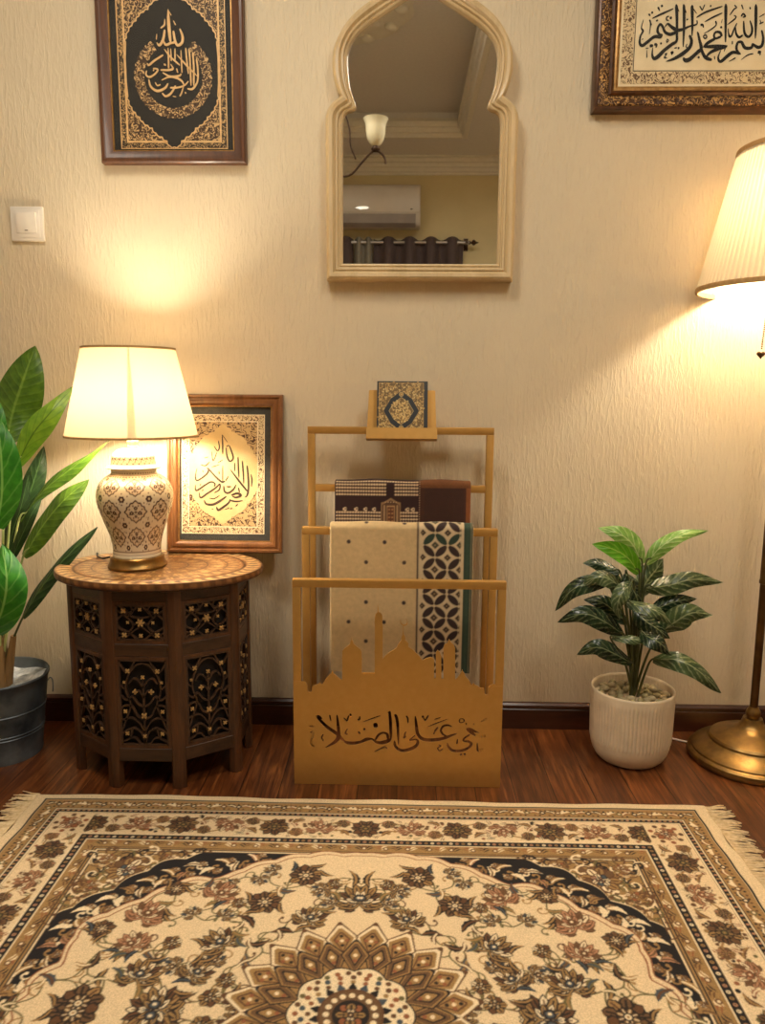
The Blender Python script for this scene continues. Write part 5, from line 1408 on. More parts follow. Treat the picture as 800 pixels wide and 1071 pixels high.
# ================================================================= BOOK
bw, bh, bt = .1270, .1430, .024
fK = frame_of(bo+bv*.0035+bn*.0015, (1, 0, 0), bv, bn)
bx = 0.001
root = thing('book', tuple(bo+bv*.0035), 'small closed book with gold scrollwork and black oval, on top of the rack', 'book')
mb = MB(); mb.box(bx-bw/2+.004, bx+bw/2-.0015, .0025, bh-.0025, .0025, bt-.0025, fK); part_label(mb.build('page_block', M['page'], root), 'cream page edges')
cloth = simple('black_book_cloth', (34, 36, 36), (44, 46, 46), 60, rough=.45)
mb = MB(); mb.box(bx-bw/2, bx+bw/2, 0, bh, 0, .0024, fK); mb.build('back_cover', cloth, root, bevel=.0005, bseg=1)
mb = MB(); mb.box(bx-bw/2, bx-bw/2+.004, 0, bh, .0022, bt-.0022, fK); mb.build('spine', cloth, root)
def paint_cover():
    R = Ras(0, bw, 0, bh, .0004, K(36, 40, 42)); r4 = random.Random(8)
    g = K(186, 150, 88); d = K(112, 88, 50); lt = K(214, 186, 122)
    R.rect(.005, bw-.0105, .004, bh-.004, d)
    for i in range(900):
        x, y = r4.uniform(.005, bw-.0105), r4.uniform(.004, bh-.004)
        if r4.random() < .5: curl(R, x, y, r4.uniform(0, 6.28), r4.uniform(.006, .011), .0011, r4.choice((g, g, lt)), r4.choice((-5, 5)))
        else: R.disc(x, y, r4.uniform(.0008, .0016), r4.choice((g, lt, g, K(58, 46, 30))))
    for x in (.0052, bw-.0107): R.stroke([(x, .004), (x, bh-.004)], .0012, g)
    for y in (.0042, bh-.0042): R.stroke([(.005, y), (bw-.0105, y)], .0012, g)
    cx, cy = bw*.48, bh*.47
    f = lambda a: 1-.05*abs(math.sin(a*4))-.14*abs(math.sin(2*a))
    R.fill([(cx+(x-cx)*.86, y) for x, y in polar(cx, cy, .0525, f, 90)], g)
    R.fill([(cx+(x-cx)*.86, y) for x, y in polar(cx, cy, .0515, f, 90)], K(34, 38, 42))
    R.fill([(cx+(x-cx)*.88, y) for x, y in polar(cx, cy, .0350, f, 90)], lt); R.fill([(cx+(x-cx)*.88, y) for x, y in polar(cx, cy, .0340, f, 90)], d)
    for i in range(200):
        a = r4.uniform(0, 6.28); q = .030*math.sqrt(r4.random()); curl(R, cx+q*.85*math.cos(a), cy+q*math.sin(a), r4.uniform(0, 6.28), r4.uniform(.004, .008), .0011, r4.choice((g, lt)), r4.choice((-5, 5)))
    for s in (-1, 1): R.disc(cx, cy+s*.0425, .0058, lt); R.disc(cx, cy+s*.0425, .0046, d); R.disc(cx, cy+s*.0425, .0030, g)
    R.soften(); return R
Rc = paint_cover(); nu, nv = 170, 196
mb = MB(); mb.grid(lambda u, v: fK(bx-bw/2+bw*u, bh*v, bt), nu, nv)
ii = np.arange((nu+1)*(nv+1)); mb.c = Rc.get((ii % (nu+1))/nu*bw, (ii//(nu+1))/nv*bh)
n0 = len(mb.v); mb.box(bx-bw/2, bx+bw/2, 0, bh, bt-.0024, bt-.00005, fK)
mb.c = np.concatenate([mb.c, np.tile(K(36, 40, 42), (8, 1))])
part_label(mb.build('front_cover', M['attr_print'], root, smooth=0, fix=False), 'front cover with gold scrollwork and black oval')

# ================================================================= PRAYER MATS
def draped(name, x0, x1, ybar, zbar, rad, front, back, paint, mat, thick, parent=None, seed=0, slope=0.0):
    """folded mat hung over a bar: profile goes down the back, over, and down the front"""
    r = random.Random(seed)
    prof = []      # (y, z) from the front hem up over and down the back, measured on the outside
    n = 60
    for i in range(n+1): prof.append((ybar-rad-.004*math.sin(PI*i/n), zbar-front+front*i/n))
    for i in range(1, 13):
        a = PI*i/12; prof.append((ybar-rad*math.cos(a), zbar+rad*.92*math.sin(a)))
    for i in range(1, 21): prof.append((ybar+rad, zbar-back*i/20))
    L = [0]
    for i in range(1, len(prof)): L.append(L[-1]+math.hypot(prof[i][0]-prof[i-1][0], prof[i][1]-prof[i-1][1]))
    m = len(prof); NX = int((x1-x0)/.0022)
    # denser along the length so that the woven pattern reads
    P2 = cr([np.array(p) for p in prof], 3); L2 = [0]
    for i in range(1, len(P2)): L2.append(L2[-1]+float(np.linalg.norm(P2[i]-P2[i-1])))
    mb = MB(); vs = []; uu = []; vv = []
    P2a = np.array(P2); T = np.gradient(P2a, axis=0); T /= np.linalg.norm(T, axis=1)[:, None]; Nn = np.stack([-T[:, 1], T[:, 0]], 1)
    if Nn[0, 0] > 0: Nn = -Nn
    for lay in (0, 1):
        for j in range(len(P2)):
            for i in range(NX+1):
                u = i/NX; x = x0+(x1-x0)*u
                e = min(u, 1-u)*(x1-x0)
                inset_ = thick*.5*(1-math.sqrt(max(0, 1-(1-min(1, e/(thick*.5)))**2)))
                rip = .0016*math.sin(x*38+j*.02)*min(1, j/30)
                o = (-inset_+rip if lay == 0 else -thick+inset_+rip)
                xx = x+slope*(L2[j]-front)
                vs.append((xx, P2a[j, 0]+Nn[j, 0]*o, P2a[j, 1]+Nn[j, 1]*o)); uu.append(u*(x1-x0)); vv.append(L2[j])
    W = NX+1; H = len(P2); B = W*H
    fs = [(j*W+i, j*W+i+1, (j+1)*W+i+1, (j+1)*W+i) for j in range(H-1) for i in range(NX)]
    fs += [(B+j*W+i+1, B+j*W+i, B+(j+1)*W+i, B+(j+1)*W+i+1) for j in range(H-1) for i in range(NX)]
    fs += [(i+1, i, B+i, B+i+1) for i in range(NX)]+[((H-1)*W+i, (H-1)*W+i+1, B+(H-1)*W+i+1, B+(H-1)*W+i) for i in range(NX)]
    fs += [(j*W, (j+1)*W, B+(j+1)*W, B+j*W) for j in range(H-1)]+[((j+1)*W+NX, j*W+NX, B+j*W+NX, B+(j+1)*W+NX) for j in range(H-1)]
    mb.add(vs, fs)
    R = paint(); mb.c = R.get(np.array(uu), np.array(vv))
    o = mb.build(name, mat, parent, fix=True, smooth=60); return o
FR1_, FR2_ = .30, .36
def paint_mat1():
    w = .347; R = Ras(0, w, 0, .8, .0006, K(74, 34, 22)); r4 = random.Random(2)
    top = FR1_
    mar = K(48, 20, 16); cr_ = K(224, 194, 154); br = K(96, 56, 32)
    xs = .2165
    R.rect(0, xs, 0, .8, mar)
    def chain(y, c=cr_, a=.006, b=xs-.002):
        x = a; k = 0
        while x < b:
            R.disc(x, y, .0030, c, .0024); R.disc(x+.0034, y+.0022, .0011, br); x += .0068; k += 1
    for y in (top-.005, top+.0035, top+.012, top-.0135, top-.022): chain(y)
    for y in (top-.068, top-.0765, top-.085, top-.0935): chain(y)
    R.rect(.132, .152, top-.026, top+.01, mar)
    for x in (.026, .055, .079, .101, .186, .2): # small script motifs over the lower chain
        R.fill(polar(x, top-.060, .0055, lambda a: .7+.3*abs(math.cos(a*1.5)), 20, 1), cr_); R.disc(x+.001, top-.0595, .0022, mar)
    # door motif with gable
    cx = .1435
    R.fill([(cx-.025, top-.10), (cx-.025, top-.042), (cx-.016, top-.040), (cx, top-.030), (cx+.016, top-.040), (cx+.025, top-.042), (cx+.025, top-.10)], K(150, 116, 78))
    R.fill([(cx-.023, top-.10), (cx-.022, top-.048), (cx, top-.036), (cx+.022, top-.048), (cx+.023, top-.10)], K(92, 62, 40))
    for s in (-1, 1): R.stroke([(cx+s*.0165, top-.10), (cx+s*.0165, top-.05)], .0035, K(176, 140, 98))
    R.rect(cx-.0105, cx+.0105, top-.10, top-.050, K(186, 146, 96)); R.rect(cx-.0085, cx+.0085, top-.10, top-.053, K(100, 58, 34))
    for i in range(4):
        for j in range(2): R.disc(cx-.004+j*.008, top-.060-i*.010, .0026, K(170, 120, 72))
    for i in range(5): R.disc(cx-.014+i*.007, top-.041, .0014, K(206, 174, 130))
    x = 0
    for yy in np.arange(0, .8, .006): R.disc(xs, float(yy), .0014, K(176, 144, 110), .0016)
    R.rect(xs+.001, w, 0, .8, K(70, 36, 18)); R.rect(xs+.012, w-.018, 0, .8, K(62, 32, 18)); R.rect(w-.012, w, 0, .8, K(134, 76, 34))
    R.rect(xs+.002, w, top-.004, top+.03, K(110, 64, 26)); R.soften(); R.soften(); return R
def paint_mat2():
    w = .348; R = Ras(0, w, 0, .9, .0006, K(206, 178, 130)); top = FR2_
    ink = K(66, 50, 46); cream = K(206, 184, 146); dk = K(52, 34, 30); gr = K(42, 60, 46)
    dx = .0585
    for j in range(-5, 10):
        y = top-.030-.0500*j
        for x in ((.046, .133) if j % 2 == 0 else (.0885, .181)):
            R.disc(x, y, .0050, ink)
    R.rect(.2115, .2155, 0, .9, K(60, 38, 34)); R.rect(.2155, .322, 0, .9, cream)
    # lattice of circles made of four lens petals
    pit = .0605; r = pit*.482
    def lens(cx, cy, q, c):
        sx, sy = ((1, 1), (-1, 1), (-1, -1), (1, -1))[q]
        o = [(cx+sx*r*math.cos(t), cy+sy*r*math.sin(t)) for t in [math.radians(7+76*k/10) for k in range(11)]]
        i_ = [(cx+sx*(r-r*math.cos(t)), cy+sy*(r-r*math.sin(t))) for t in [math.radians(7+76*k/10) for k in range(11)]]
        pl = [(min(max(x, .2195), .3185), y) for x, y in o+i_]
        R.fill(pl, c)
    def lozenge(x, y, k, c):
        R.fill([(min(max(a_, .2195), .3185), b_) for a_, b_ in ((x-k, y), (x, y+k), (x+k, y), (x, y-k))], c)
    for i in range(-6, 14):
        cy = top-.036-pit*i
        for cx in (.2555, .2555+pit):
            for q in range(4): lens(cx, cy, q, gr if i == 0 and q < 2 else dk)
            for k, c in ((.0100, K(112, 92, 66)), (.0070, gr if i < 1 else dk), (.0030, K(150, 126, 92))): lozenge(cx, cy, k, c)
        for mxx in (.2555-pit/2, .2555+pit/2):
            for k, c in ((.0090, K(96, 78, 58)), (.0062, dk), (.0024, K(150, 126, 92))): lozenge(mxx, cy-pit/2, k, c)
    R.rect(.3185, .325, 0, .9, cream); R.rect(.325, w, 0, .9, K(48, 66, 50)); R.rect(.331, .337, 0, .9, K(54, 74, 56)); R.rect(.3415, .3438, 0, .9, K(150, 140, 108)); R.rect(.3438, w, 0, .9, K(40, 48, 36))
    R.soften(); R.soften(); return R
o = draped('prayer_mat', -.1665, .1805, YR3-.010+.001, .6895, .0165, FR1_, .24, paint_mat1, M['attr_mat'], .006, seed=1)
tag(o, 'dark brown prayer mat with door motif, over the rear bar of the gold rack', 'prayer mat', 'prayer mats on the rack')
o = draped('prayer_mat', -.1690, .1790, YR2-.010, .5965, .0185, FR2_, .30, paint_mat2, M['attr_mat'], .007, seed=2)
tag(o, 'cream prayer mat with dots and green edge, over the middle bar of the gold rack', 'prayer mat', 'prayer mats on the rack')

# ================================================================= PLANT IN THE ZINC BUCKET (left edge)
BX, BY = -1.020, -0.200
root = thing('potted_plant', (BX, BY, 0), 'tall large-leaved green plant in a weathered zinc bucket, at the left edge beside the table', 'potted plant')
mb = MB(); prof = [(.0005, .004), (.092, .004), (.0955, .0), (.0965, .006), (.0955, .011)]
prof += [(.0955+.022*k/12, .011+.185*k/12+(0)) for k in range(1, 12)]
prof += [(.1185, .200), (.1215, .204), (.1225, .209), (.1205, .2125), (.1175, .2105), (.116, .204), (.1105, .165), (.0005, .165)]
mb.lathe(prof, 64, (BX, BY, 0)); 
for z in (.066, .074, .128): mb.lathe([(.0955+.022*(z-.011)/.185-.0006, z-.003), (.0955+.022*(z-.011)/.185+.0017, z), (.0955+.022*(z-.011)/.185-.0006, z+.003)], 64, (BX, BY, 0))
bucket = mb.build('bucket', M['zinc'], root, smooth=40)
mb = MB(); ex, ey = BX+.1185, BY+.02
mb.tube(cr([(ex, ey, .186), (ex+.006, ey, .194), (ex+.013, ey-.002, .189), (ex+.0145, ey-.004, .170), (ex+.013, ey-.004, .158)], 4), .0016, 6); mb.build('handle', M['zinc'], bucket)
mb = MB()
def gritf(u, v):
    a = 2*PI*u; r = .1145*v
    h = .184+.010*math.sin(a*3+1)*v+.006*math.sin(a*7)*math.sin(v*9)+.016*max(0, math.cos(a-.5))*v**3
    return (BX+r*math.cos(a), BY+r*math.sin(a), h)
mb.grid(gritf, 60, 16); part_label(mb.build('grit_filling', M['grit'], root, fix=True, smooth=80), 'pale grey grit on the soil')
ROOTP = np.array((BX+.012, BY-.005, .186))
mb = MB()
for k, (dx, tx, tz, r0) in enumerate(((0, .006, .17, .022), (.014, .03, .13, .014), (-.014, -.02, .14, .015), (.004, .012, .22, .012))):
    mb.tube(cr([ROOTP+np.array((dx, .006*k-.01, -.01)), ROOTP+np.array((dx*1.2+tx*.4, .004*k-.01, tz*.5)), ROOTP+np.array((tx+dx, -.01, tz))], 5), [r0*(1-.5*i/10) for i in range(11)], 10)
mb.build('trunk', M['trunk'], root)
def Lp(pts): return [P(x, y, Y) for x, y, Y in pts]
def big_leaf(pts, hwpx, m, facing=(0, -1, .25), seed=0, fold=.22, wave=.10, peak=.45, twist=0, stem=None, base=.12, sr=.0042):
    sp = Lp(pts); hw = hwpx*(sp[1][1]+2.05)/FPX
    o = leaf_mesh(sp, hw, facing, 20, fold, wave, peak, seed, twist, base).build('leaf', M[m], root, fix=False, smooth=80)
    st = [ROOTP+np.array((stem[0] if stem else 0, stem[1] if stem else 0, .03))]
    b = sp[0]; t = sp[1]-sp[0]; t = t/np.linalg.norm(t)
    mid = (st[0]+b)/2+np.array((0, 0, .0))-t*.02
    mb = MB(); q = cr([st[0], mid, b-t*.008, b+t*.03], 6)
    mb.tube(q, [sr*(1-.6*i/(len(q)-1)) for i in range(len(q))], 7); mb.build('leaf_stalk', M['stem_pale' if m != 'leaf_dark' else 'stem'], root)
    return o
big_leaf([(7, 462, -.17), (13, 432, -.15), (24, 398, -.14), (37, 362, -.12)], 25, 'leaf_mid', (.1, -1, .1), 1, peak=.5, base=.35)
big_leaf([(17, 488, -.24), (33, 456, -.25), (53, 431, -.24), (77, 404, -.19)], 13.5, 'leaf_bright', (.35, -1, .55), 2, peak=.45, base=.3)
big_leaf([(-3, 552, -.30), (2, 515, -.33), (1, 475, -.33), (-3, 436, -.31)], 20, 'leaf_fresh', (.25, -1, .1), 3, peak=.5, base=.35, fold=.12)
big_leaf([(-6, 480, -.27), (-6, 450, -.27), (-4, 415, -.25)], 13, 'leaf_fresh', (.2, -1, .2), 4, base=.3)
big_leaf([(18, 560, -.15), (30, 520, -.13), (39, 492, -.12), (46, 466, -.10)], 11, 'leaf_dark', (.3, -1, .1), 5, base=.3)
big_leaf([(21, 545, -.20), (46, 513, -.20), (80, 486, -.19), (116, 460, -.16)], 9, 'leaf_mid', (-.35, -1, .8), 6, fold=.3, peak=.55, wave=.22, base=.25)
big_leaf([(25, 582, -.25), (43, 552, -.27), (66, 524, -.27), (93, 501, -.24)], 15.5, 'leaf_mid', (-.2, -1, .5), 7, peak=.48, fold=.3, wave=.12, base=.25)
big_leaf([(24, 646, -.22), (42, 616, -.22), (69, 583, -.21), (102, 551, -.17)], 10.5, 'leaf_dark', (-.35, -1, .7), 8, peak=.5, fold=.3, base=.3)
big_leaf([(-7, 662, -.30), (3, 635, -.34), (7, 605, -.34), (2, 568, -.30)], 22, 'leaf_fresh', (.25, -1, .25), 9, peak=.5, base=.45, fold=.12)
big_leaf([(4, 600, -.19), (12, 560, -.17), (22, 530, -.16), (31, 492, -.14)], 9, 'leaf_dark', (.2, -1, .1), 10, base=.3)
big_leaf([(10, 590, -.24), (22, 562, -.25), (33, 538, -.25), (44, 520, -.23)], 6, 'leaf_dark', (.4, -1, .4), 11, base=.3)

# ================================================================= POTTED EVERGREEN (right)
QX, QY = 0.598, -0.168
root = thing('potted_plant', (QX, QY, 0), 'small variegated leafy plant in a ribbed cream pot, on the floor beside the floor lamp', 'potted plant')
def ribs(a, z): return (.022*(abs(math.cos(a*34))-.5) if .052 < z < .166 else 0)
mb = MB()
prof = [(.0005, .0), (.072, .0), (.080, .004), (.088, .012), (.096, .026), (.1005, .042), (.1015, .050), (.1018, .053), (.1030, .060)]+[(.1030+.0025*k/8, .060+.100*k/8) for k in range(1, 9)]+[(.1058, .165), (.1058, .168), (.1062, .184), (.1052, .188), (.1030, .1895), (.1008, .188), (.0995, .182), (.098, .163), (.0005, .163)]
mb.lathe([(r*.972, z) for r, z in prof], 408, (QX, QY, 0), mod=ribs); mb.build('pot', M['pot'], root, smooth=50)
# pebbles lying in the pot: each a stone of its own
pr = random.Random(21); spots = []; protos = []
def pebble_mesh(k, m):
    mb = MB(); r5 = random.Random(k)
    mb.ball((0, 0, 0), 1.0, 14)
    ax = [r5.uniform(.8, 1.2) for _ in range(6)]
    mb.v = [(x*ax[0]*(1+.12*math.sin(3*y+k)), y*ax[1]*(1+.12*math.sin(2.5*z+k)), z*.68*(1+.1*math.sin(3*x+k))) for x, y, z in mb.v]
    o = mb.build('pebble', m, None, smooth=80); return o
for k in range(4): protos.append(pebble_mesh(k, M['pebble'] if k % 2 else M['pebble_b']))
tries = 0
while len(spots) < 54 and tries < 6000:
    tries += 1
    r = .089*math.sqrt(pr.random()); a = pr.uniform(0, 2*PI); s = pr.uniform(.0082, .0125)
    x, y = r*math.cos(a), r*math.sin(a)
    if math.hypot(x-.002, y) < .026 or r+s*1.15 > .0955: continue
    if all((x-q[0])**2+(y-q[1])**2 > ((s+q[2])*.92)**2 for q in spots): spots.append((x, y, s))
for i, (x, y, s) in enumerate(spots):
    src = protos[i % 4]
    o = src if i < 4 else src.copy()
    if i >= 4: COL.objects.link(o)
    o.location = (QX+x, QY+y, .1635+s*.66); o.scale = (s, s, s); o.rotation_euler = (0, 0, pr.uniform(0, 6.28))
    tag(o, 'small olive pebble lying around the stems in the ribbed cream pot', 'pebble', 'pebbles in the cream pot')
RQ = np.array((QX+.003, QY, .160))
def ev(pts, hwpx, m, facing=(0, -1, .4), seed=0, fold=.35, wave=.16, peak=.38, twist=0.0, sx=0.0, sy=0.0):
    sp = Lp(pts); hw = hwpx*(sp[1][1]+2.05)/FPX
    leaf_mesh(sp, hw, facing, 18, fold, wave, peak, seed, twist, .30).build('leaf', M[m], root, fix=False, smooth=80)
    b = sp[0]; t = sp[1]-sp[0]; t = t/np.linalg.norm(t)
    s0 = RQ+np.array((sx, sy, 0)); up = np.array((0, 0, .5*(b[2]-s0[2])))
    q = cr([s0, s0*.55+b*.45+up*.28, b-t*.004, b+t*.02], 6)
    mb = MB(); mb.tube(q, [.0038-.0022*i/(len(q)-1) for i in range(len(q))], 7); mb.build('leaf_stalk', M['stem'], root)
ev([(671, 590, -.20), (662, 570, -.21), (647, 558, -.215), (625, 552, -.20)], 11, 'ev_light', (-.25, -1, .45), 1, wave=.1, fold=.2)
ev([(668, 600, -.22), (657, 584, -.24), (640, 574, -.25), (619, 569, -.24)], 10, 'ev_bright', (.15, -1, .1), 2, wave=.08, fold=-.15, peak=.45)
ev([(676, 590, -.20), (690, 573, -.21), (712, 560, -.21), (741, 555, -.19)], 8.5, 'ev_light', (-.2, -1, .55), 3, wave=.1)
ev([(648, 600, -.17), (632, 592, -.16), (621, 589, -.155), (609, 589, -.15)], 7, 'ev_dark', (0, -1, .5), 4)
ev([(642, 606, -.20), (618, 609, -.22), (597, 618, -.22), (581, 639, -.20)], 10, 'ev_dark', (-.2, -1, .65), 5, peak=.45)
ev([(652, 664, -.20), (632, 650, -.23), (610, 642, -.24), (583, 651, -.22)], 11.5, 'ev_dark', (0, -1, .45), 6, peak=.45)
ev([(661, 694, -.21), (643, 684, -.24), (624, 677, -.245), (603, 685, -.22)], 10, 'ev_dark', (.1, -1, .35), 7, peak=.5, sx=-.008)
ev([(683, 690, -.22), (708, 690, -.26), (731, 702, -.27), (754, 725, -.25)], 12, 'ev_mid', (.15, -1, .75), 8, peak=.45, sx=.01)
ev([(676, 615, -.18), (700, 612, -.17), (725, 606, -.165), (757, 609, -.14)], 11, 'ev_mid', (0, -1, .45), 9, peak=.4)
ev([(690, 662, -.20), (707, 650, -.22), (724, 641, -.22), (745, 643, -.20)], 13, 'ev_mid', (.2, -1, .4), 10, peak=.42)
ev([(680, 640, -.18), (698, 632, -.17), (712, 628, -.165), (729, 626, -.15)], 9, 'ev_dark', (.1, -1, .4), 11)
ev([(655, 630, -.24), (672, 634, -.27), (690, 641, -.28), (705, 655, -.26)], 8.5, 'ev_mid', (.1, -1, .9), 12)
ev([(668, 622, -.14), (678, 606, -.12), (686, 596, -.115), (694, 584, -.11)], 13, 'ev_mid', (0, -1, .2), 13)
ev([(655, 600, -.19), (661, 614, -.21), (666, 625, -.215), (668, 640, -.20)], 11, 'ev_dark', (.2, -1, .3), 14)
ev([(650, 615, -.21), (636, 605, -.23), (624, 604, -.235), (608, 613, -.22)], 10, 'ev_mid', (0, -1, .7), 15)
ev([(655, 652, -.18), (640, 637, -.17), (627, 629, -.165), (610, 627, -.15)], 10, 'ev_dark', (0, -1, .4), 16)
ev([(670, 662, -.24), (682, 668, -.27), (692, 674, -.275), (703, 686, -.26)], 11, 'ev_dark', (0, -1, .8), 17)
ev([(664, 638, -.20), (676, 650, -.22), (688, 658, -.225), (700, 668, -.21)], 11, 'ev_dark', (.1, -1, .6), 18)
ev([(640, 667, -.23), (656, 668, -.25), (668, 669, -.25), (680, 666, -.24)], 5.5, 'ev_mid', (0, -1, 1.0), 19)
ev([(660, 630, -.16), (650, 620, -.14), (644, 608, -.13), (640, 592, -.12)], 9, 'ev_dark', (0, -1, .2), 20)
ev([(668, 650, -.14), (690, 640, -.11), (706, 634, -.10), (722, 640, -.09)], 9, 'ev_dark', (0, -1, .5), 21)
ev([(662, 610, -.22), (652, 618, -.25), (646, 632, -.26), (648, 648, -.25)], 9, 'ev_mid', (-.2, -1, .4), 22)

# ================================================================= SEEN IN THE MIRROR: the far side of the room
# split air conditioner on the far wall
ax0, ax1, az0, az1, ay = -.78, .113, 1.990, 2.254, YB
root = thing('air_conditioner', ((ax0+ax1)/2, ay, az0), 'white split air conditioner on the far wall, seen in the arched mirror', 'air conditioner')
pf = [(.0, az0+.012), (.0, az1), (.15, az1), (.185, az1-.012), (.198, az1-.05), (.200, az0+.078), (.196, az0+.070), (.186, az0+.030), (.165, az0+.006), (.12, az0)]
mb = MB(); mb.loft([[(x, ay+d, z) for d, z in pf] for x in (ax0, ax1)], endcaps=True); mb.build('body', M['ac'], root, bevel=.006, smooth=40)
mb = MB(); mb.box(ax0+.006, ax1-.006, ay+.196, ay+.206, az0+.082, az1-.03); mb.build('front_panel', M['ac'], root, bevel=.004)
mb = MB(); mb.loft([[(x, ay+d, z) for d, z in ((.150, az0+.004), (.188, az0+.022), (.200, az0+.072), (.204, az0+.074), (.193, az0+.019), (.153, az0-.001))] for x in (ax0+.012, ax1-.03)], endcaps=True); mb.build('louver', M['ac_dark'], root)
f2 = frame_of((-.262, ay+.2065, az0+.107), (1, 0, 0), (0, 0, 1), (0, 1, 0))
mb = MB()      # small bright maker's badge: a lozenge with a tail
mb.prism([(-.055, 0), (-.02, .009), (.030, .010), (.046, .003), (.026, -.006), (.002, -.005), (-.010, -.010), (-.022, -.004)], f2, -.0005, .0015); mb.build('badge', M['silver'], root, smooth=0)
mb = MB(); mb.box(ax1-.065, ax1-.052, ay+.2055, ay+.2068, az0+.098, az0+.105); mb.build('signal_lamp', M['ink'], root)
# curtain pole, curtains
ry, rz = YB+.085, 1.907
root = thing('curtain_rod', (-.35, ry, rz), 'steel curtain pole with pointed finial on the far wall, seen in the arched mirror', 'curtain rod')
mb = MB(); mb.tube([(-1.2, ry, rz), (.44, ry, rz)], .0105, 16); mb.build('pole', M['steel'], root)
for s, x in ((1, .44), (-1, -1.2)):
    mb = MB(); pr_ = [(.0005, 0), (.013, 0), (.013, .006), (.007, .009), (.006, .016), (.016, .024), (.019, .032), (.014, .041), (.008, .046), (.006, .054), (.0005, .066)]
    nn = 20; vs = [(x+s*zz, ry+r*math.cos(2*PI*i/nn), rz+r*math.sin(2*PI*i/nn)) for r, zz in pr_ for i in range(nn)]
    mb.add(vs, [(j*nn+i, j*nn+(i+1) % nn, (j+1)*nn+(i+1) % nn, (j+1)*nn+i) for j in range(len(pr_)-1) for i in range(nn)]); mb.build('finial', M['iron'], root)
for x in (.425, -1.185):
    mb = MB(); mb.box(x-.006, x+.006, YB, ry, rz-.006, rz+.006); mb.lathe([(.0125, -.006), (.0145, -.006), (.0145, .006), (.0125, .006)], 20, (x, ry, rz), closed=True); mb.box(x-.015, x+.015, YB, YB+.006, rz-.04, rz+.04); mb.build('bracket', M['iron'], root)
def curtain(x0, x1, m, label, ph, per=.141, amp=.034, ztop=1.938, yo=0.0):
    n = int((x1-x0)/.004)
    mb = MB(); nz = 24
    def fn(u, v):
        x = x0+(x1-x0)*u; s = math.sin(2*PI*(x-ph)/per)
        z = .015+(ztop-.012-.015)*v+(.014*(s*.5+.5) if v > .99 else 0)
        return (x+.004*math.sin(v*6+x*20)*(1-v), ry+yo+amp*(1.2-.2*v)*math.copysign(abs(s)**.7, s), z)
    mb.grid(fn, n, nz)
    o = mb.build('curtain', M[m], None, fix=False, smooth=80)
    md = o.modifiers.new('cloth_thickness', 'SOLIDIFY'); md.thickness = .002
    return tag(o, label, 'curtain', 'curtains on the far wall')
curtain(-.195, .405, 'curtain', 'taupe eyelet curtain hanging right of the pale grey one, seen in the arched mirror', .012)
curtain(-.320, -.203, 'curtain_pale', 'narrow pale grey curtain hanging between the two taupe ones, seen in the arched mirror', .012, .064, .02)
curtain(-1.1, -.330, 'curtain', 'taupe eyelet curtain hanging left of the pale grey one, seen in the arched mirror', .012)
# chandelier, switched off
root = thing('chandelier', (CX, CY, 2.56), 'unlit wrought iron chandelier with frosted bell shades, seen in the arched mirror', 'chandelier')
mb = MB(); mb.lathe([(.0005, 2.585), (.055, 2.585), (.05, 2.57), (.02, 2.555), (.008, 2.545), (.0005, 2.545)], 32, (CX, CY, 0)); mb.build('canopy', M['iron'], root)
mb = MB(); mb.tube([(CX, CY, 2.55), (CX, CY, 2.02)], .006, 10); mb.build('stem_rod', M['iron'], root)
mb = MB(); mb.lathe([(.0005, 2.09), (.012, 2.075), (.022, 2.02), (.03, 1.98), (.018, 1.93), (.030, 1.90), (.034, 1.885), (.02, 1.86), (.008, 1.845), (.012, 1.83), (.0005, 1.815)], 32, (CX, CY, 0)); mb.build('hub', M['iron'], root)
for k in range(3):
    a = math.radians(14); UP = .024; a += 2*PI*k/3
    D = lambda r, z: (CX+r*math.cos(a), CY+r*math.sin(a), z+UP)
    mb = MB(); mb.tube(cr([D(.02, 1.895), D(.06, 1.862), D(.11, 1.868), D(.16, 1.915), D(.205, 1.955), D(.235, 1.955), D(.262, 1.930), D(.268, 1.902)], 6), .0048, 8)
    mb.tube(cr([D(.03, 2.17), D(.075, 2.13), D(.10, 2.06), D(.105, 1.99), D(.13, 1.93)], 6), .0036, 8)
    mb.lathe([(.0005, 1.955), (.016, 1.957), (.02, 1.966), (.013, 1.976), (.012, 1.99), (.0005, 1.99)], 20, (D(.222, 0)[0], D(.222, 0)[1], UP))
    arm = mb.build('arm', M['iron'], root)
    mb = MB(); mb.lathe([(.014, 1.978), (.024, 1.986), (.036, 2.005), (.042, 2.03), (.0435, 2.055), (.047, 2.075), (.056, 2.092), (.0545, 2.093), (.0455, 2.076), (.0415, 2.055), (.040, 2.03), (.034, 2.006), (.023, 1.989), (.014, 1.981)], 36, (D(.222, 0)[0], D(.222, 0)[1], UP), closed=True)
    part_label(mb.build('glass_shade', M['frost'], arm), 'frosted cream glass bell shade')

# ================================================================= LIGHT, CAMERA, VIEW
w = bpy.data.worlds.new('room_air'); SC.world = w; w.use_nodes = True
w.node_tree.nodes['Background'].inputs[0].default_value = (1, .9, .78, 1); w.node_tree.nodes['Background'].inputs[1].default_value = 0.0
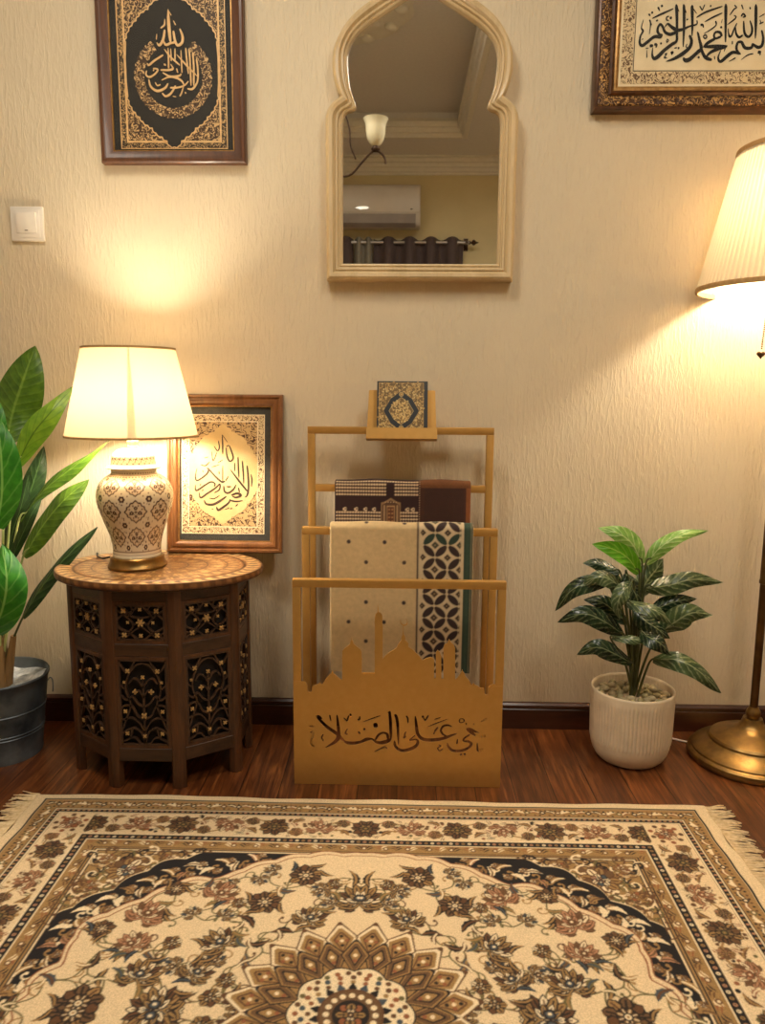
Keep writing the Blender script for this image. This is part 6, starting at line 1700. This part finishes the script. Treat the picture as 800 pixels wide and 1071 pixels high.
# two lamps added out of view to fill the room with soft light
for lp_, la_, zc_, lab in ((Vector((0.672, -1.62, 2.425)), Vector((0.60, -1.42, 0.0)), ZC, 'added flat fill lamp, out of view above the right half of the rug'),
                           (Vector((-0.53, -1.12, 2.57)), Vector((-0.45, -1.02, 0.0)), ZT, 'added flat fill lamp, out of view between the chandelier and the mirror wall')):
    root = thing('added_fill_lamp', tuple(lp_), lab, 'added fill lamp')
    dz = (la_-lp_).normalized(); dx = Vector((0, 0, 1)).cross(dz).normalized(); dy = dz.cross(dx)
    fq = frame_of(lp_, dx, dy, dz)
    mb = MB(); band(mb, fq, -.20, .20, -.32, .32, .015, -.02, .008); mb.build('frame', M['ac'], root)
    mb = MB(); mb.box(-.19, .19, -.31, .31, -.02, -.012, fq); mb.build('back_plate', M['ac'], root)
    mb = MB(); mb.tube([lp_-dz*.015, (lp_[0], lp_[1]-.002, zc_-.001)], .012, 10); mb.build('bracket', M['ac'], root)
    ld = bpy.data.lights.new('fill_light', 'AREA'); ld.shape = 'RECTANGLE'; ld.size = .36; ld.size_y = .60; ld.energy = P_FILL*.5; ld.color = (1, .92, .79)
    lo = bpy.data.objects.new('fill_light', ld); COL.objects.link(lo)
    lo.matrix_world = Matrix.Translation(lp_) @ dz.to_track_quat('-Z', 'Y').to_matrix().to_4x4()
    lo.parent = root; lo.matrix_parent_inverse = Matrix.Translation(-lp_)
SC.cycles.film_exposure = 1.0

cd = bpy.data.cameras.new('camera'); cam = bpy.data.objects.new('camera', cd); COL.objects.link(cam)
cd.sensor_fit = 'HORIZONTAL'; cd.sensor_width = 36.0; cd.lens = 36.0*FPX/800.0
cd.clip_start = .05
cam.matrix_world = Matrix(((R_[0], U_[0], -F_[0], CAM[0]), (R_[1], U_[1], -F_[1], CAM[1]), (R_[2], U_[2], -F_[2], CAM[2]), (0, 0, 0, 1)))
SC.camera = cam
vs_ = SC.view_settings; vs_.view_transform = 'Standard'; vs_.look = 'None'; vs_.gamma = 1.0; vs_.use_curve_mapping = False; vs_.exposure = EXPO
SC.cycles.use_denoising = True
SC.cycles.max_bounces = 12; SC.cycles.diffuse_bounces = 6; SC.cycles.transparent_max_bounces = 12
SC.cycles.sample_clamp_indirect = 6.0
